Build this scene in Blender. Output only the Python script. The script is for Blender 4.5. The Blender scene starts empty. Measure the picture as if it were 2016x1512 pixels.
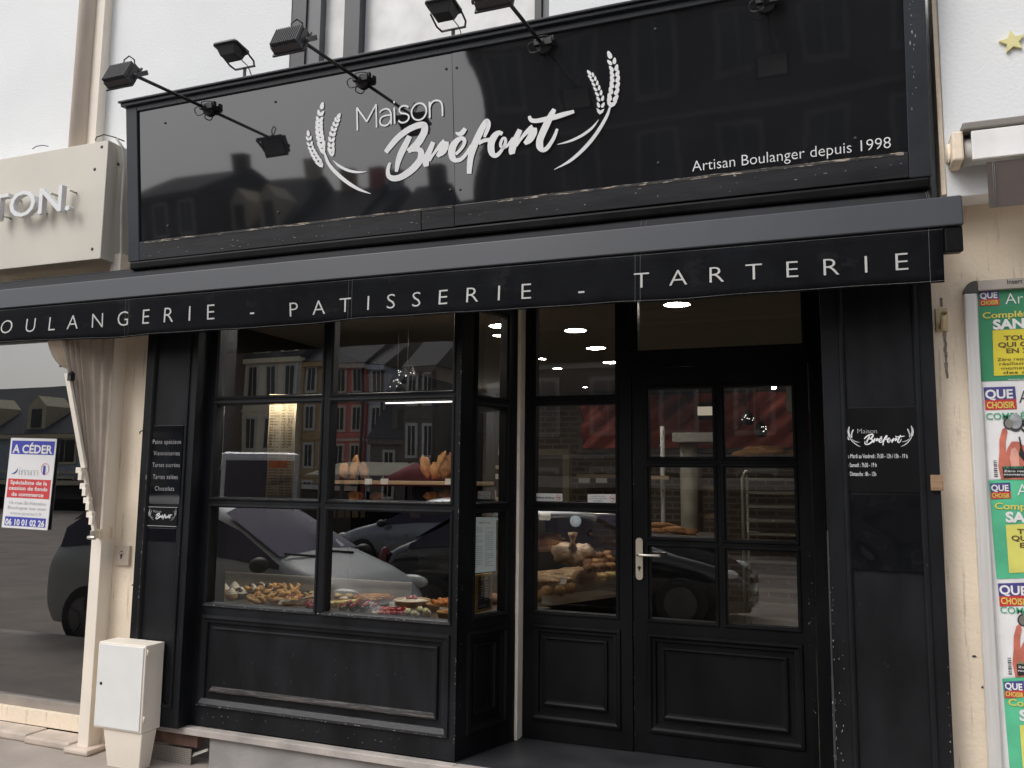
import bpy, bmesh, math, random
from mathutils import Vector, Matrix, noise
random.seed(7)
S=bpy.context.scene; COL=S.collection
R=math.radians
# ---------------------------------------------------------------- camera
F=1626.0; YAW,PIT,ROL=-.3620,.1157,-.0108
CAM=Vector((0,-4.1,1.46))
def _cam():
    cy,sy,cp,sp=math.cos(YAW),math.sin(YAW),math.cos(PIT),math.sin(PIT)
    f=Vector((sy*cp,cy*cp,sp)); r=Vector((cy,-sy,0)); d=f.cross(r)
    c,s=math.cos(ROL),math.sin(ROL)
    return c*r+s*d,-s*r+c*d,f
CR,CD,CF=_cam()
def ray(px,py): return CR*((px-1008)/F)+CD*((py-756)/F)+CF
def at(px,py,Y):            # world point on the upright plane y=Y seen at photo pixel
    d=ray(px,py); return CAM+d*((Y-CAM.y)/d.y)
def onz(px,py,z):
    d=ray(px,py); return CAM+d*((z-CAM.z)/d.z)
def onp(px,py,o,n):
    d=ray(px,py); return CAM+d*((Vector(o)-CAM).dot(n)/d.dot(n))
cam=bpy.data.cameras.new('camera'); co=bpy.data.objects.new('camera',cam); COL.objects.link(co)
cam.sensor_width=36; cam.lens=F/2016*36; cam.clip_start=.05; cam.clip_end=500
co.matrix_world=Matrix(((CR.x,-CD.x,-CF.x,CAM.x),(CR.y,-CD.y,-CF.y,CAM.y),(CR.z,-CD.z,-CF.z,CAM.z),(0,0,0,1)))
S.camera=co
# ---------------------------------------------------------------- materials
MATS={}
def srgb(r,g,b):
    f=lambda c:(c/255/12.92 if c/255<=.04045 else ((c/255+.055)/1.055)**2.4)
    return (f(r),f(g),f(b))
def mat(name,col,rough=.6,metal=0,var=.12,vs=6,bump=0,bs=80,spec=.5,coat=0,stretch=(1,1,1),chips=None,chipcol=(.3,.28,.26),emit=0,streak=None):
    if name in MATS: return MATS[name]
    m=bpy.data.materials.new(name); m.use_nodes=True; nt=m.node_tree; N=nt.nodes; L=nt.links
    b=N['Principled BSDF']; b.inputs['Roughness'].default_value=rough; b.inputs['Metallic'].default_value=metal
    b.inputs['Specular IOR Level'].default_value=spec; b.inputs['Coat Weight'].default_value=coat
    tc=N.new('ShaderNodeTexCoord'); mp=N.new('ShaderNodeMapping'); mp.inputs['Scale'].default_value=stretch
    L.new(tc.outputs['Object'],mp.inputs['Vector'])
    nz=N.new('ShaderNodeTexNoise'); nz.inputs['Scale'].default_value=vs; nz.inputs['Detail'].default_value=6
    L.new(mp.outputs[0],nz.inputs['Vector'])
    rp=N.new('ShaderNodeValToRGB'); e=rp.color_ramp.elements
    e[0].position=.3; e[1].position=.7
    e[0].color=(*[c*(1-var) for c in col],1); e[1].color=(*[min(1,c*(1+var)) for c in col],1)
    L.new(nz.outputs[0],rp.inputs[0]); out=rp.outputs[0]
    if chips:
        n2=N.new('ShaderNodeTexNoise'); n2.inputs['Scale'].default_value=chips[0]; n2.inputs['Detail'].default_value=8; n2.inputs['Roughness'].default_value=.7
        m2=N.new('ShaderNodeMapping'); m2.inputs['Scale'].default_value=chips[2] if len(chips)>2 else (1,1,1)
        L.new(tc.outputs['Object'],m2.inputs[0]); L.new(m2.outputs[0],n2.inputs['Vector'])
        r2=N.new('ShaderNodeValToRGB'); r2.color_ramp.elements[0].position=chips[1]; r2.color_ramp.elements[1].position=chips[1]+.04
        L.new(n2.outputs[0],r2.inputs[0])
        mx=N.new('ShaderNodeMix'); mx.data_type='RGBA'
        L.new(r2.outputs[0],mx.inputs['Factor']); L.new(out,mx.inputs['A']); mx.inputs['B'].default_value=(*chipcol,1); out=mx.outputs['Result']
    L.new(out,b.inputs['Base Color'])
    if emit:
        b.inputs['Emission Color'].default_value=(*col,1); b.inputs['Emission Strength'].default_value=emit
    # roughness breakup
    mr=N.new('ShaderNodeMapRange'); mr.inputs['To Min'].default_value=max(0,rough-.08 if rough>.1 else rough); mr.inputs['To Max'].default_value=min(1,rough+.08 if rough>.1 else rough)
    L.new(nz.outputs[0],mr.inputs[0]); L.new(mr.outputs[0],b.inputs['Roughness'])
    if bump:
        n3=N.new('ShaderNodeTexNoise'); n3.inputs['Scale'].default_value=bs; n3.inputs['Detail'].default_value=4
        L.new(mp.outputs[0],n3.inputs['Vector'])
        bp=N.new('ShaderNodeBump'); bp.inputs['Strength'].default_value=bump; bp.inputs['Distance'].default_value=.01
        L.new(n3.outputs[0],bp.inputs['Height']); L.new(bp.outputs[0],b.inputs['Normal'])
    MATS[name]=m; return m
def glass(name,ior=2.2,tint=(1,1,1),wob=0):
    if name in MATS: return MATS[name]
    m=bpy.data.materials.new(name); m.use_nodes=True; nt=m.node_tree; N=nt.nodes; L=nt.links; N.remove(N['Principled BSDF'])
    t=N.new('ShaderNodeBsdfTransparent'); t.inputs[0].default_value=(*tint,1)
    g=N.new('ShaderNodeBsdfGlossy'); g.inputs['Roughness'].default_value=0; g.inputs[0].default_value=(1,1,1,1)
    f=N.new('ShaderNodeFresnel'); f.inputs[0].default_value=ior
    x=N.new('ShaderNodeMixShader'); L.new(f.outputs[0],x.inputs[0]); L.new(t.outputs[0],x.inputs[1]); L.new(g.outputs[0],x.inputs[2])
    L.new(x.outputs[0],N['Material Output'].inputs[0])
    if wob:
        tc=N.new('ShaderNodeTexCoord'); nz=N.new('ShaderNodeTexNoise'); nz.inputs['Scale'].default_value=1.6; nz.inputs['Detail'].default_value=1
        bp=N.new('ShaderNodeBump'); bp.inputs['Strength'].default_value=wob; bp.inputs['Distance'].default_value=.01
        L.new(tc.outputs['Object'],nz.inputs['Vector']); L.new(nz.outputs[0],bp.inputs['Height']); L.new(bp.outputs[0],g.inputs['Normal'])
    MATS[name]=m; return m
def brick(name,c1,c2,mortar,scale=1,rough=.9):
    if name in MATS: return MATS[name]
    m=bpy.data.materials.new(name); m.use_nodes=True; nt=m.node_tree; N=nt.nodes; L=nt.links; b=N['Principled BSDF']
    tc=N.new('ShaderNodeTexCoord'); mp=N.new('ShaderNodeMapping'); mp.inputs['Rotation'].default_value=(R(90),0,0)
    L.new(tc.outputs['Object'],mp.inputs[0])
    br=N.new('ShaderNodeTexBrick'); br.inputs['Scale'].default_value=scale
    br.inputs['Brick Width'].default_value=.23; br.inputs['Row Height'].default_value=.075; br.inputs['Mortar Size'].default_value=.012
    br.inputs['Color1'].default_value=(*c1,1); br.inputs['Color2'].default_value=(*c2,1); br.inputs['Mortar'].default_value=(*mortar,1)
    sw=N.new('ShaderNodeSeparateXYZ'); cb=N.new('ShaderNodeCombineXYZ'); L.new(tc.outputs['Object'],sw.inputs[0])
    L.new(sw.outputs[0],cb.inputs[0]); L.new(sw.outputs[2],cb.inputs[1]); L.new(cb.outputs[0],br.inputs['Vector'])
    L.new(br.outputs['Color'],b.inputs['Base Color']); b.inputs['Roughness'].default_value=rough
    bp=N.new('ShaderNodeBump'); bp.inputs['Strength'].default_value=.6; bp.inputs['Distance'].default_value=.01; bp.invert=True
    L.new(br.outputs['Fac'],bp.inputs['Height']); L.new(bp.outputs[0],b.inputs['Normal'])
    MATS[name]=m; return m
def emis(name,col,s):
    if name in MATS: return MATS[name]
    m=bpy.data.materials.new(name); m.use_nodes=True; N=m.node_tree.nodes; N.remove(N['Principled BSDF'])
    e=N.new('ShaderNodeEmission'); e.inputs[0].default_value=(*col,1); e.inputs[1].default_value=s
    m.node_tree.links.new(e.outputs[0],N['Material Output'].inputs[0]); MATS[name]=m; return m
# ---------------------------------------------------------------- things
def tag(o,label=None,cat=None,group=None,kind=None):
    if label: o['label']=label
    if cat: o['category']=cat
    if group: o['group']=group
    if kind: o['kind']=kind
    return o
INV={}
def thing(name,label,cat,loc=(0,0,0),group=None):
    o=bpy.data.objects.new(name,None); COL.objects.link(o); o.location=loc; o.empty_display_size=.1
    INV[o]=Matrix.Translation(-Vector(loc)); return tag(o,label,cat,group)
def adopt(o,parent):
    if parent is None: return
    o.parent=parent; o.matrix_parent_inverse=INV.get(parent,Matrix.Identity(4))
def kids(o): return list(o.children)
def dup(root,loc,rot=None,label=None,group=None):
    r=root.copy(); COL.objects.link(r); r.location=loc
    if rot is not None: r.rotation_euler=rot
    if label: r['label']=label
    if group: r['group']=group
    for ch in kids(root):
        c=ch.copy(); COL.objects.link(c); c.parent=r; c.matrix_parent_inverse=ch.matrix_parent_inverse.copy()
        for g in kids(ch):
            d=g.copy(); COL.objects.link(d); d.parent=c; d.matrix_parent_inverse=g.matrix_parent_inverse.copy()
    return r
class MB:
    def __init__(s,T=None): s.v=[];s.f=[];s.mi=[];s.sm=[];s.T=T;s.m=0
    def add(s,vs,fs,smooth=False):
        o=len(s.v); T=s.T
        s.v+=[tuple(T@Vector(p)) if T is not None else tuple(p) for p in vs]
        for f in fs: s.f.append([o+i for i in f]); s.mi.append(s.m); s.sm.append(smooth)
    def box(s,x0,x1,y0,y1,z0,z1):
        v=[(x,y,z) for z in (z0,z1) for y in (y0,y1) for x in (x0,x1)]
        s.add(v,[(0,2,3,1),(4,5,7,6),(0,1,5,4),(2,6,7,3),(0,4,6,2),(1,3,7,5)]); return s
    def obox(s,c,d,rot=None):
        c=Vector(c); M=rot if rot is not None else Matrix.Identity(3); a,b,e=[q/2 for q in d]
        v=[c+M@Vector((x,y,z)) for z in (-e,e) for y in (-b,b) for x in (-a,a)]
        s.add(v,[(0,2,3,1),(4,5,7,6),(0,1,5,4),(2,6,7,3),(0,4,6,2),(1,3,7,5)]); return s
    def quad(s,*p): s.add(p,[tuple(range(len(p)))]); return s
    def prism(s,poly,vec):           # 3-D polygon extruded by vec
        n=len(poly); vec=Vector(vec); a=[Vector(p) for p in poly]; b=[p+vec for p in a]
        s.add(a+b,[tuple(range(n-1,-1,-1)),tuple(range(n,2*n))]+[(i,(i+1)%n,n+(i+1)%n,n+i) for i in range(n)]); return s
    def tube(s,path,r,n=8,cap=True):
        P=[Vector(p) for p in path]; rs=r if isinstance(r,(list,tuple)) else [r]*len(P)
        vs=[];fs=[];up=None
        for i,p in enumerate(P):
            t=(P[min(i+1,len(P)-1)]-P[max(i-1,0)]).normalized()
            if up is None:
                up=Vector((0,0,1)) if abs(t.z)<.9 else Vector((1,0,0))
            a=t.cross(up); 
            if a.length<1e-6: a=t.orthogonal()
            a.normalize(); b=t.cross(a).normalized(); up=-b if False else a.cross(t)
            for k in range(n):
                q=2*math.pi*k/n; vs.append(p+(a*math.cos(q)+b*math.sin(q))*rs[i])
        for i in range(len(P)-1):
            for k in range(n):
                fs.append((i*n+k,i*n+(k+1)%n,(i+1)*n+(k+1)%n,(i+1)*n+k))
        s.add(vs,fs,True)
        if cap:
            s.add(vs[:n],[tuple(range(n-1,-1,-1))]); s.add(vs[-n:],[tuple(range(n))])
        return s
    def lathe(s,prof,c,ax=(0,0,1),n=20,fl=None):  # prof (r,h)
        c=Vector(c); z=Vector(ax).normalized(); x=z.orthogonal().normalized(); y=z.cross(x); vs=[];fs=[]
        for i,(r,h) in enumerate(prof):
            for k in range(n):
                q=2*math.pi*k/n; rr=r*(1+(fl*(.5 if k%2 else -.5) if fl else 0)); vs.append(c+z*h+(x*math.cos(q)+y*math.sin(q))*rr)
        for i in range(len(prof)-1):
            for k in range(n): fs.append((i*n+k,i*n+(k+1)%n,(i+1)*n+(k+1)%n,(i+1)*n+k))
        s.add(vs,fs,True)
        if prof[0][0]>1e-5: s.add(vs[:n],[tuple(range(n-1,-1,-1))])
        if prof[-1][0]>1e-5: s.add(vs[-n:],[tuple(range(n))])
        return s
    def blob(s,c,r,rot=None,nz=0,sd=0,nu=12,nv=8,fs_=3.0):
        c=Vector(c); M=rot if rot is not None else Matrix.Identity(3); vs=[];fs=[]
        for j in range(nv+1):
            t=math.pi*j/nv
            for i in range(nu):
                q=2*math.pi*i/nu; d=Vector((math.sin(t)*math.cos(q),math.sin(t)*math.sin(q),math.cos(t)))
                k=1+nz*noise.noise(d*fs_*.5+Vector((sd*3.7,sd,0))) if nz else 1
                vs.append(c+M@Vector((d.x*r[0]*k,d.y*r[1]*k,d.z*r[2]*k)))
        for j in range(nv):
            for i in range(nu): fs.append((j*nu+i,(j+1)*nu+i,(j+1)*nu+(i+1)%nu,j*nu+(i+1)%nu))
        s.add(vs,fs,True); return s
    def ring(s,u0,u1,v0,v1,prof):    # local (u,w,v) rectangle moulding; prof = [(inset,w)...]
        vs=[];fs=[]
        for (i,w) in prof: vs+=[(u0+i,w,v0+i),(u1-i,w,v0+i),(u1-i,w,v1-i),(u0+i,w,v1-i)]
        for k in range(len(prof)-1):
            for j in range(4): fs.append((k*4+j,k*4+(j+1)%4,(k+1)*4+(j+1)%4,(k+1)*4+j))
        s.add(vs,fs); return s
    def build(s,name,mats,parent=None,bevel=0,subd=0,label=None):
        me=bpy.data.meshes.new(name); me.from_pydata(s.v,[],s.f)
        if not isinstance(mats,(list,tuple)): mats=[mats]
        for m in mats: me.materials.append(m)
        me.polygons.foreach_set('material_index',s.mi); me.polygons.foreach_set('use_smooth',s.sm)
        bm=bmesh.new(); bm.from_mesh(me)
        bmesh.ops.remove_doubles(bm,verts=bm.verts,dist=1e-6)
        bm.to_mesh(me); bm.free(); me.update()
        o=bpy.data.objects.new(name,me); COL.objects.link(o); adopt(o,parent)
        if bevel:
            b=o.modifiers.new('bevel','BEVEL'); b.width=bevel; b.segments=2; b.limit_method='ANGLE'; b.angle_limit=R(40)
        if subd:
            d=o.modifiers.new('subd','SUBSURF'); d.levels=subd; d.render_levels=subd
        if label: o['label']=label
        return o
def frameT(o,d):   # local (u,w,v): u along wall, w out to the street, v up
    o=Vector(o); d=Vector(d).normalized(); w=Vector((d.y,-d.x,0))
    return Matrix(((d.x,w.x,0,o.x),(d.y,w.y,0,o.y),(0,0,1,o.z),(0,0,0,1)))
# ---------------------------------------------------------------- lettering
def text(s,name,mt,parent,P,Q,h,offset=0,shear=0,spacing=1,up=None,n=None,lift=.0015,lines=None,align='fit',thick=0):
    """letters run from P to Q (baseline), cap height h (world)"""
    c=bpy.data.curves.new('t','FONT'); c.body=s; c.offset=offset; c.shear=shear; c.space_character=spacing; c.resolution_u=3
    c.fill_mode='FRONT' if not thick else 'BOTH'
    if thick: c.extrude=thick
    o=bpy.data.objects.new('t',c); me=bpy.data.meshes.new_from_object(o); bpy.data.objects.remove(o); bpy.data.curves.remove(c)
    xs=[v.co.x for v in me.vertices]
    if not xs: return None
    x0,x1=min(xs),max(xs)
    P=Vector(P);Q=Vector(Q); X=(Q-P); w=X.length; X=X/w
    Z=Vector(up) if up else Vector((0,0,1)); Nn=Vector(n) if n else X.cross(Z).normalized(); Z=Nn.cross(X).normalized()
    sy=h/.70; sx=w/(x1-x0)
    vs=[P+X*((v.co.x-x0)*sx)+Z*(v.co.y*sy)+Nn*(lift+v.co.z) for v in me.vertices]
    fs=[tuple(p.vertices) for p in me.polygons]; bpy.data.meshes.remove(me)
    b=MB(); b.add(vs,fs); return b.build(name,mt,parent)
def catmull(P,k=6):
    out=[]
    for i in range(len(P)-1):
        p0,p1,p2,p3=P[max(i-1,0)],P[i],P[i+1],P[min(i+2,len(P)-1)]
        for j in range(k):
            t=j/k
            out.append(tuple(.5*((2*b)+(-a+c)*t+(2*a-5*b+4*c-d)*t*t+(-a+3*b-3*c+d)*t**3) for a,b,c,d in zip(p0,p1,p2,p3)))
    out.append(tuple(P[-1])); return out
def ribbon2(pts,k=6):     # (x,y,w) stroke -> list of left/right 2-D points
    C=catmull(pts,k); Lr=[]
    for i,(x,y,w) in enumerate(C):
        a=C[max(i-1,0)];b=C[min(i+1,len(C)-1)]; dx,dy=b[0]-a[0],b[1]-a[1]; l=math.hypot(dx,dy) or 1
        nx,ny=-dy/l,dx/l; Lr.append(((x+nx*w/2,y+ny*w/2),(x-nx*w/2,y-ny*w/2)))
    return Lr
# ---------------------------------------------------------------- material table
BLK=mat('black_painted_wood',(.0086,.0096,.0115),.45,spec=.22,var=.55,vs=5,stretch=(1,1,.4),bump=.2,bs=30,chips=(20,.685),chipcol=(.10,.098,.095))
BLK2=mat('black_painted_wood_plain',(.0058,.0062,.007),.45,spec=.12,var=.45,vs=5,stretch=(1,1,.4),bump=.15,bs=30,chips=(24,.72),chipcol=(.07,.07,.07))
WORN=mat('weathered_black_wood',(.03,.028,.028),.6,var=.5,vs=5,stretch=(1,8,30),bump=.5,bs=30,chips=(6,.52,(1,10,34)),chipcol=(.13,.112,.10))
WORNS=mat('scuffed_black_wood',(.022,.023,.026),.45,var=.35,vs=5,stretch=(1,6,20),bump=.25,bs=30,chips=(8,.66,(1,9,22)),chipcol=(.17,.16,.155))
GLOSS=mat('glossy_black_panel',(.006,.0065,.008),.045,var=.1,spec=.85)
FRM=mat('dark_grey_frame_paint',(.022,.026,.033),.4,spec=.35,var=.18,vs=4,bump=.1,bs=40,chips=(17,.72),chipcol=(.2,.2,.2))
VIN=mat('white_vinyl',(.78,.79,.8),.45,var=.03)
LET=mat('valance_letter_white',(.52,.515,.505),.8,var=.05)
LET2=mat('pale_print',(.42,.42,.42),.6,var=.05)
FAB=mat('black_awning_fabric',(.0075,.0082,.010),.95,spec=.1,var=.3,vs=9,bump=.3,bs=200,chips=(5,.60,(1,1,1.6)),chipcol=(.014,.0145,.016))
FAB2=mat('charcoal_canopy_fabric',(.015,.016,.019),.85,var=.2,vs=6,bump=.2,bs=220,chips=(14,.73),chipcol=(.18,.18,.18))
BAR=mat('grey_powder_coat',(.036,.0405,.050),.45,var=.12,vs=3,chips=(22,.735),chipcol=(.16,.165,.17))
STI=mat('white_stitch',(.17,.17,.175),.8)
WHT=mat('white_render_wall',(.775,.795,.805),.9,var=.03,vs=2,bump=.25,bs=60)
CRM=mat('cream_painted_wall',(.86,.74,.585),.85,var=.08,vs=2.5,bump=.35,bs=45,chips=(5,.57,(6,6,.4)),chipcol=(.68,.565,.43))
CRW=mat('pale_cream_paint',(.83,.76,.66),.65,var=.05,vs=3,bump=.1,bs=40,chips=(13,.70,(1.6,1.6,.7)),chipcol=(.52,.44,.35))
BEI=mat('beige_metal_cladding',(.58,.545,.475),.45,var=.06,vs=2,bump=.05,bs=20)
PIPE=mat('rusty_beige_pipe',(.69,.60,.52),.6,var=.15,vs=5,stretch=(1,1,.3))
TAUP=mat('taupe_awning_fabric',(.46,.39,.325),.9,var=.15,vs=6,bump=.3,bs=180)
CRF=mat('cream_awning_fabric',(.72,.62,.50),.85,var=.1,vs=5,bump=.15,bs=150)
METL=mat('dark_lamp_metal',(.018,.018,.02),.45,var=.2,spec=.5)
MET2=mat('lamp_grey_metal',(.05,.05,.055),.4,var=.2)
STEEL=mat('brushed_steel',(.55,.53,.48),.35,metal=1,var=.08)
BRASS=mat('satin_nickel_handle',(.62,.56,.45),.38,metal=.7,var=.06)
GLS=glass('shop_glass',2.9,wob=.06); GLS2=glass('neighbour_glass',2.8,wob=.05); GLI=glass('display_glass',1.5)
CON=mat('grey_concrete',(.30,.285,.275),.9,var=.25,vs=3,bump=.3,bs=40)
STONE=mat('pale_step_stone',(.42,.38,.35),.8,var=.25,vs=5,bump=.25,bs=60)
TILE=mat('dark_entrance_tile',(.03,.03,.033),.45,var=.3,vs=4,bump=.1,bs=30)
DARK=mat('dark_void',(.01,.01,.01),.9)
PAV=mat('pavement_slabs',(.36,.315,.28),.9,var=.2,vs=2,bump=.3,bs=30)
ASPH=mat('asphalt',(.06,.058,.058),.9,var=.3,vs=3,bump=.4,bs=60)
# ---------------------------------------------------------------- joinery bays
def hitu(px,py,T):
    o=Vector((T[0][3],T[1][3],T[2][3])); d=Vector((T[0][0],T[1][0],0)); n=Vector((T[0][1],T[1][1],0))
    p=onp(px,py,o,n); return (p-o).dot(d),p.z
def avg(T,pts,k): return sum(hitu(x,y,T)[k] for x,y in pts)/len(pts)
def bay(name,parent,T,u0,u1,v0,v1,panes,O=None,I=None,m=BLK,worn=None,gl=GLS,th=.06):
    us=sorted({u0,u1}|{x for p in panes for x in p[:2]}|set(O[:2] if O else ())); vs=sorted({v0,v1}|{x for p in panes for x in p[2:]}|set(O[2:] if O else ()))
    b=MB(T)
    for i in range(len(us)-1):
        for j in range(len(vs)-1):
            cu,cv=(us[i]+us[i+1])/2,(vs[j]+vs[j+1])/2
            if any(p[0]<cu<p[1] and p[2]<cv<p[3] for p in panes): continue
            b.quad((us[i],-th,vs[j]),(us[i],-th,vs[j+1]),(us[i+1],-th,vs[j+1]),(us[i+1],-th,vs[j]))
            if O and O[0]<cu<O[1] and O[2]<cv<O[3]: continue
            b.quad((us[i],0,vs[j]),(us[i+1],0,vs[j]),(us[i+1],0,vs[j+1]),(us[i],0,vs[j+1]))
    b.ring(u0,u1,v0,v1,[(0,-th),(0,0)])
    for p in panes:
        b.ring(p[0]-.02,p[1]+.02,p[2]-.02,p[3]+.02,[(0,.0005),(.003,.007),(.011,.008),(.017,.001),(.02,-.006),(.02,-th)])
    bot=MB(T)
    if O:
        b.ring(*O,[(-.004,.0005),(.0,.012),(.014,.014),(.026,.004),(.04,.002),(.046,-.012)])
        a=[(O[0]+.046,O[2]+.046),(O[1]-.046,O[2]+.046),(O[1]-.046,O[3]-.046),(O[0]+.046,O[3]-.046)]; c=[(I[0],I[2]),(I[1],I[2]),(I[1],I[3]),(I[0],I[3])]
        for k in range(4):
            q=(k+1)%4; b.quad((a[k][0],-.012,a[k][1]),(a[q][0],-.012,a[q][1]),(c[q][0],-.012,c[q][1]),(c[k][0],-.012,c[k][1]))
        b.ring(*I,[(0,-.012),(.003,.004),(.012,.006),(.022,-.001),(.034,-.004)])
        b.quad((I[0]+.034,-.004,I[2]+.034),(I[1]-.034,-.004,I[2]+.034),(I[1]-.034,-.004,I[3]-.034),(I[0]+.034,-.004,I[3]-.034))
    o=b.build(name,m,parent)
    for p in panes:
        g=MB(T); g.quad((p[0]-.001,-.03,p[2]-.001),(p[1]+.001,-.03,p[2]-.001),(p[1]+.001,-.03,p[3]+.001),(p[0]-.001,-.03,p[3]+.001)); g.build('pane',gl,o)
    if worn and O:
        w=MB(T)
        def strip(x0,x1,za,zb,wa,wb): w.quad((x0,wa,za),(x1,wa,za),(x1,wb,zb),(x0,wb,zb))
        strip(I[0]+.004,I[1]-.004,I[2]+.0035,I[2]+.0125,.0065,.0085); strip(I[0]+.012,I[1]-.012,I[2]+.0125,I[2]+.033,.0085,-.0015)
        w.build('worn_moulding',worn[0],o)
        w=MB(T); strip(O[0]+.006,O[1]-.006,O[2]+.0005,O[2]+.0145,.0145,.0165); strip(O[0]+.016,O[1]-.016,O[2]+.0145,O[2]+.042,.0165,.0045)
        w.build('worn_moulding',worn[1],o)
        if len(worn)>2:
            for p in panes:
                if p[2]<.9:
                    w=MB(T); strip(p[0]-.017,p[1]+.017,p[2]-.0195,p[2]-.005,.0095,.0105); strip(p[0]-.004,p[1]+.004,p[2]-.005,p[2]+.0005,.0105,-.004); w.build('worn_glazing_bead',worn[2],o)
    return o
SF=thing('shopfront','black painted timber bakery shopfront with glazed window bay and recessed glazed door','shopfront',(-1.75,0,0))
C0=Vector((-1.85,0,0)); R0=Vector((-1.69,.45,0)); RY=.525
# front bay
T1=frameT((-3.60,0,0),(1,0,0))
def A(T,k,*p): return avg(T,p,k)
pl=frameT((-3.60,.03,0),(1,0,0))
cA0=A(pl,0,(433.5,798),(420.6,980),(415.5,1181)); cA1=A(pl,0,(640,798),(630,981),(621,1204)); cB0=A(pl,0,(660.5,798),(651.5,981),(644,1199)); cB1=A(pl,0,(895,788),(891,986),(886,1225))
z1b=A(pl,1,(432,782),(895,768)); z2t=A(pl,1,(433.5,797),(895,787)); z2b=A(pl,1,(420.6,980),(891,986)); z3t=A(pl,1,(431,1001),(889,1008)); z3b=A(pl,1,(415.5,1181),(886,1225))
Of=(A(T1,0,(399,1210),(389,1384)),A(T1,0,(887,1251),(880,1455)),A(T1,1,(389,1384),(880,1455)),A(T1,1,(399,1210),(887,1251)))
If=(A(T1,0,(418,1231),(411,1360)),A(T1,0,(864.5,1274),(858,1419)),A(T1,1,(411,1360),(858,1419)),A(T1,1,(418,1231),(864.5,1274)))
HT=2.62
panesF=[(a,b,c,d) for a,b in((cA0,cA1),(cB0,cB1)) for c,d in((z1b,2.42),(z2t,z2b)[::-1],(z3b,z3t))]
panesF=[(a,b,min(c,d),max(c,d)) for a,b,c,d in panesF]
W1=bay('display_window',SF,T1,0,1.75,0.002,HT,panesF,Of,If,worn=(WORN,WORNS,WORNS))
# splayed return
dr=R0-C0; T2=frameT(C0,dr); L2=dr.length; pl2=frameT(C0-Vector((T2[0][1],T2[1][1],0))*.03,dr)
u0=A(pl2,0,(930,1008),(926,1215)); u1=A(pl2,0,(990,900),(987,1100))
O2=(A(T2,0,(920.7,1247),(917,1450)),A(T2,0,(999,1231),(995,1419)),A(T2,1,(917,1450),(995,1419)),A(T2,1,(920.7,1247),(999,1231)))
I2=(A(T2,0,(930.6,1270),(932,1409)),A(T2,0,(977.7,1259),(975,1398)),A(T2,1,(932,1409),(975,1398)),A(T2,1,(930.6,1270),(977.7,1259)))
bay('side_window',SF,T2,0.002,L2,0.002,HT,[(u0,u1,min(c,d),max(c,d)) for c,d in((z1b-.02,2.42),(z2t-.03,z2b),(z3b+.01,z3t))],O2,I2,m=BLK2)
# recessed fixed bay
xr0=-1.665; xd=at(1246,1300,RY).x
T3=frameT((xr0,RY,0),(1,0,0)); pl3=frameT((xr0,RY+.03,0),(1,0,0))
u0=A(pl3,0,(1057,798),(1055,989),(1057,1202)); u1=A(pl3,0,(1214,798),(1214,989),(1215,1209))
zz=[A(pl3,1,(1059,782),(1212,777)),A(pl3,1,(1057,798),(1214,798)),A(pl3,1,(1055,989),(1214,989)),A(pl3,1,(1057,1006),(1215,1009)),A(pl3,1,(1057,1202),(1215,1209))]
O3=(A(T3,0,(1048,1228),(1046,1413)),A(T3,0,(1222,1240),(1221,1437)),A(T3,1,(1046,1413),(1221,1437)),A(T3,1,(1048,1228),(1222,1240)))
I3=(A(T3,0,(1068,1252),(1069,1388)),A(T3,0,(1198,1261),(1194,1403)),A(T3,1,(1069,1388),(1194,1403)),A(T3,1,(1068,1252),(1198,1261)))
bay('fixed_window',SF,T3,0,xd-xr0-.002,0.002,HT,[(u0,u1,zz[0],2.5),(u0,u1,zz[2],zz[1]),(u0,u1,zz[4],zz[3])],O3,I3,m=BLK2)
# door and transom
DY=.535; T4=frameT((xd,DY,0),(1,0,0)); pl4=frameT((xd,DY+.03,0),(1,0,0)); DW=at(1604,1200,DY).x-xd
a0=A(pl4,0,(1278.7,766),(1279,920),(1282,1214)); a1=A(pl4,0,(1403,764),(1407,1000),(1410,1200)); b0=A(pl4,0,(1427,800),(1430,1000),(1433,1200)); b1=A(pl4,0,(1560,800),(1566,1000),(1570,1200))
r=[A(pl4,1,(1280,766),(1557,761)),A(pl4,1,(1279,898),(1563,901)),A(pl4,1,(1279,920),(1564,921)),A(pl4,1,(1281,1055),(1566,1066)),A(pl4,1,(1282,1077),(1568,1085)),A(pl4,1,(1282,1214),(1571,1238))]
O4=(A(T4,0,(1275.7,1246),(1277.5,1437)),A(T4,0,(1580,1270),(1585,1480)),A(T4,1,(1277.5,1437),(1585,1480)),A(T4,1,(1275.7,1246),(1580,1270)))
I4=(A(T4,0,(1302,1272),(1305,1416)),A(T4,0,(1552,1295),(1554,1444)),A(T4,1,(1305,1416),(1554,1444)),A(T4,1,(1302,1272),(1552,1295)))
ztr=A(pl4,1,(1257.6,692),(1580,679)); dtop=ztr-.10
DOOR=bay('door',SF,T4,0.002,DW,0.004,dtop,[(p,q,r[k+1],r[k]) for p,q in((a0,a1),(b0,b1)) for k in(0,2,4)],O4,I4,m=BLK2)
tu0=A(pl4,0,(1257.6,650)); tu1=A(pl4,0,(1578,640))
T5=frameT((xd,DY-.012,0),(1,0,0))
bay('transom',SF,T5,0.002,-xd-.002,dtop+.004,HT,[(tu0,tu1,ztr,2.52)],m=BLK2)
b=MB(); b.box(xd+DW+.004,-.002,DY-.03,DY+.06,.003,dtop); b.build('door_jamb',BLK2,SF,bevel=.004)
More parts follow.
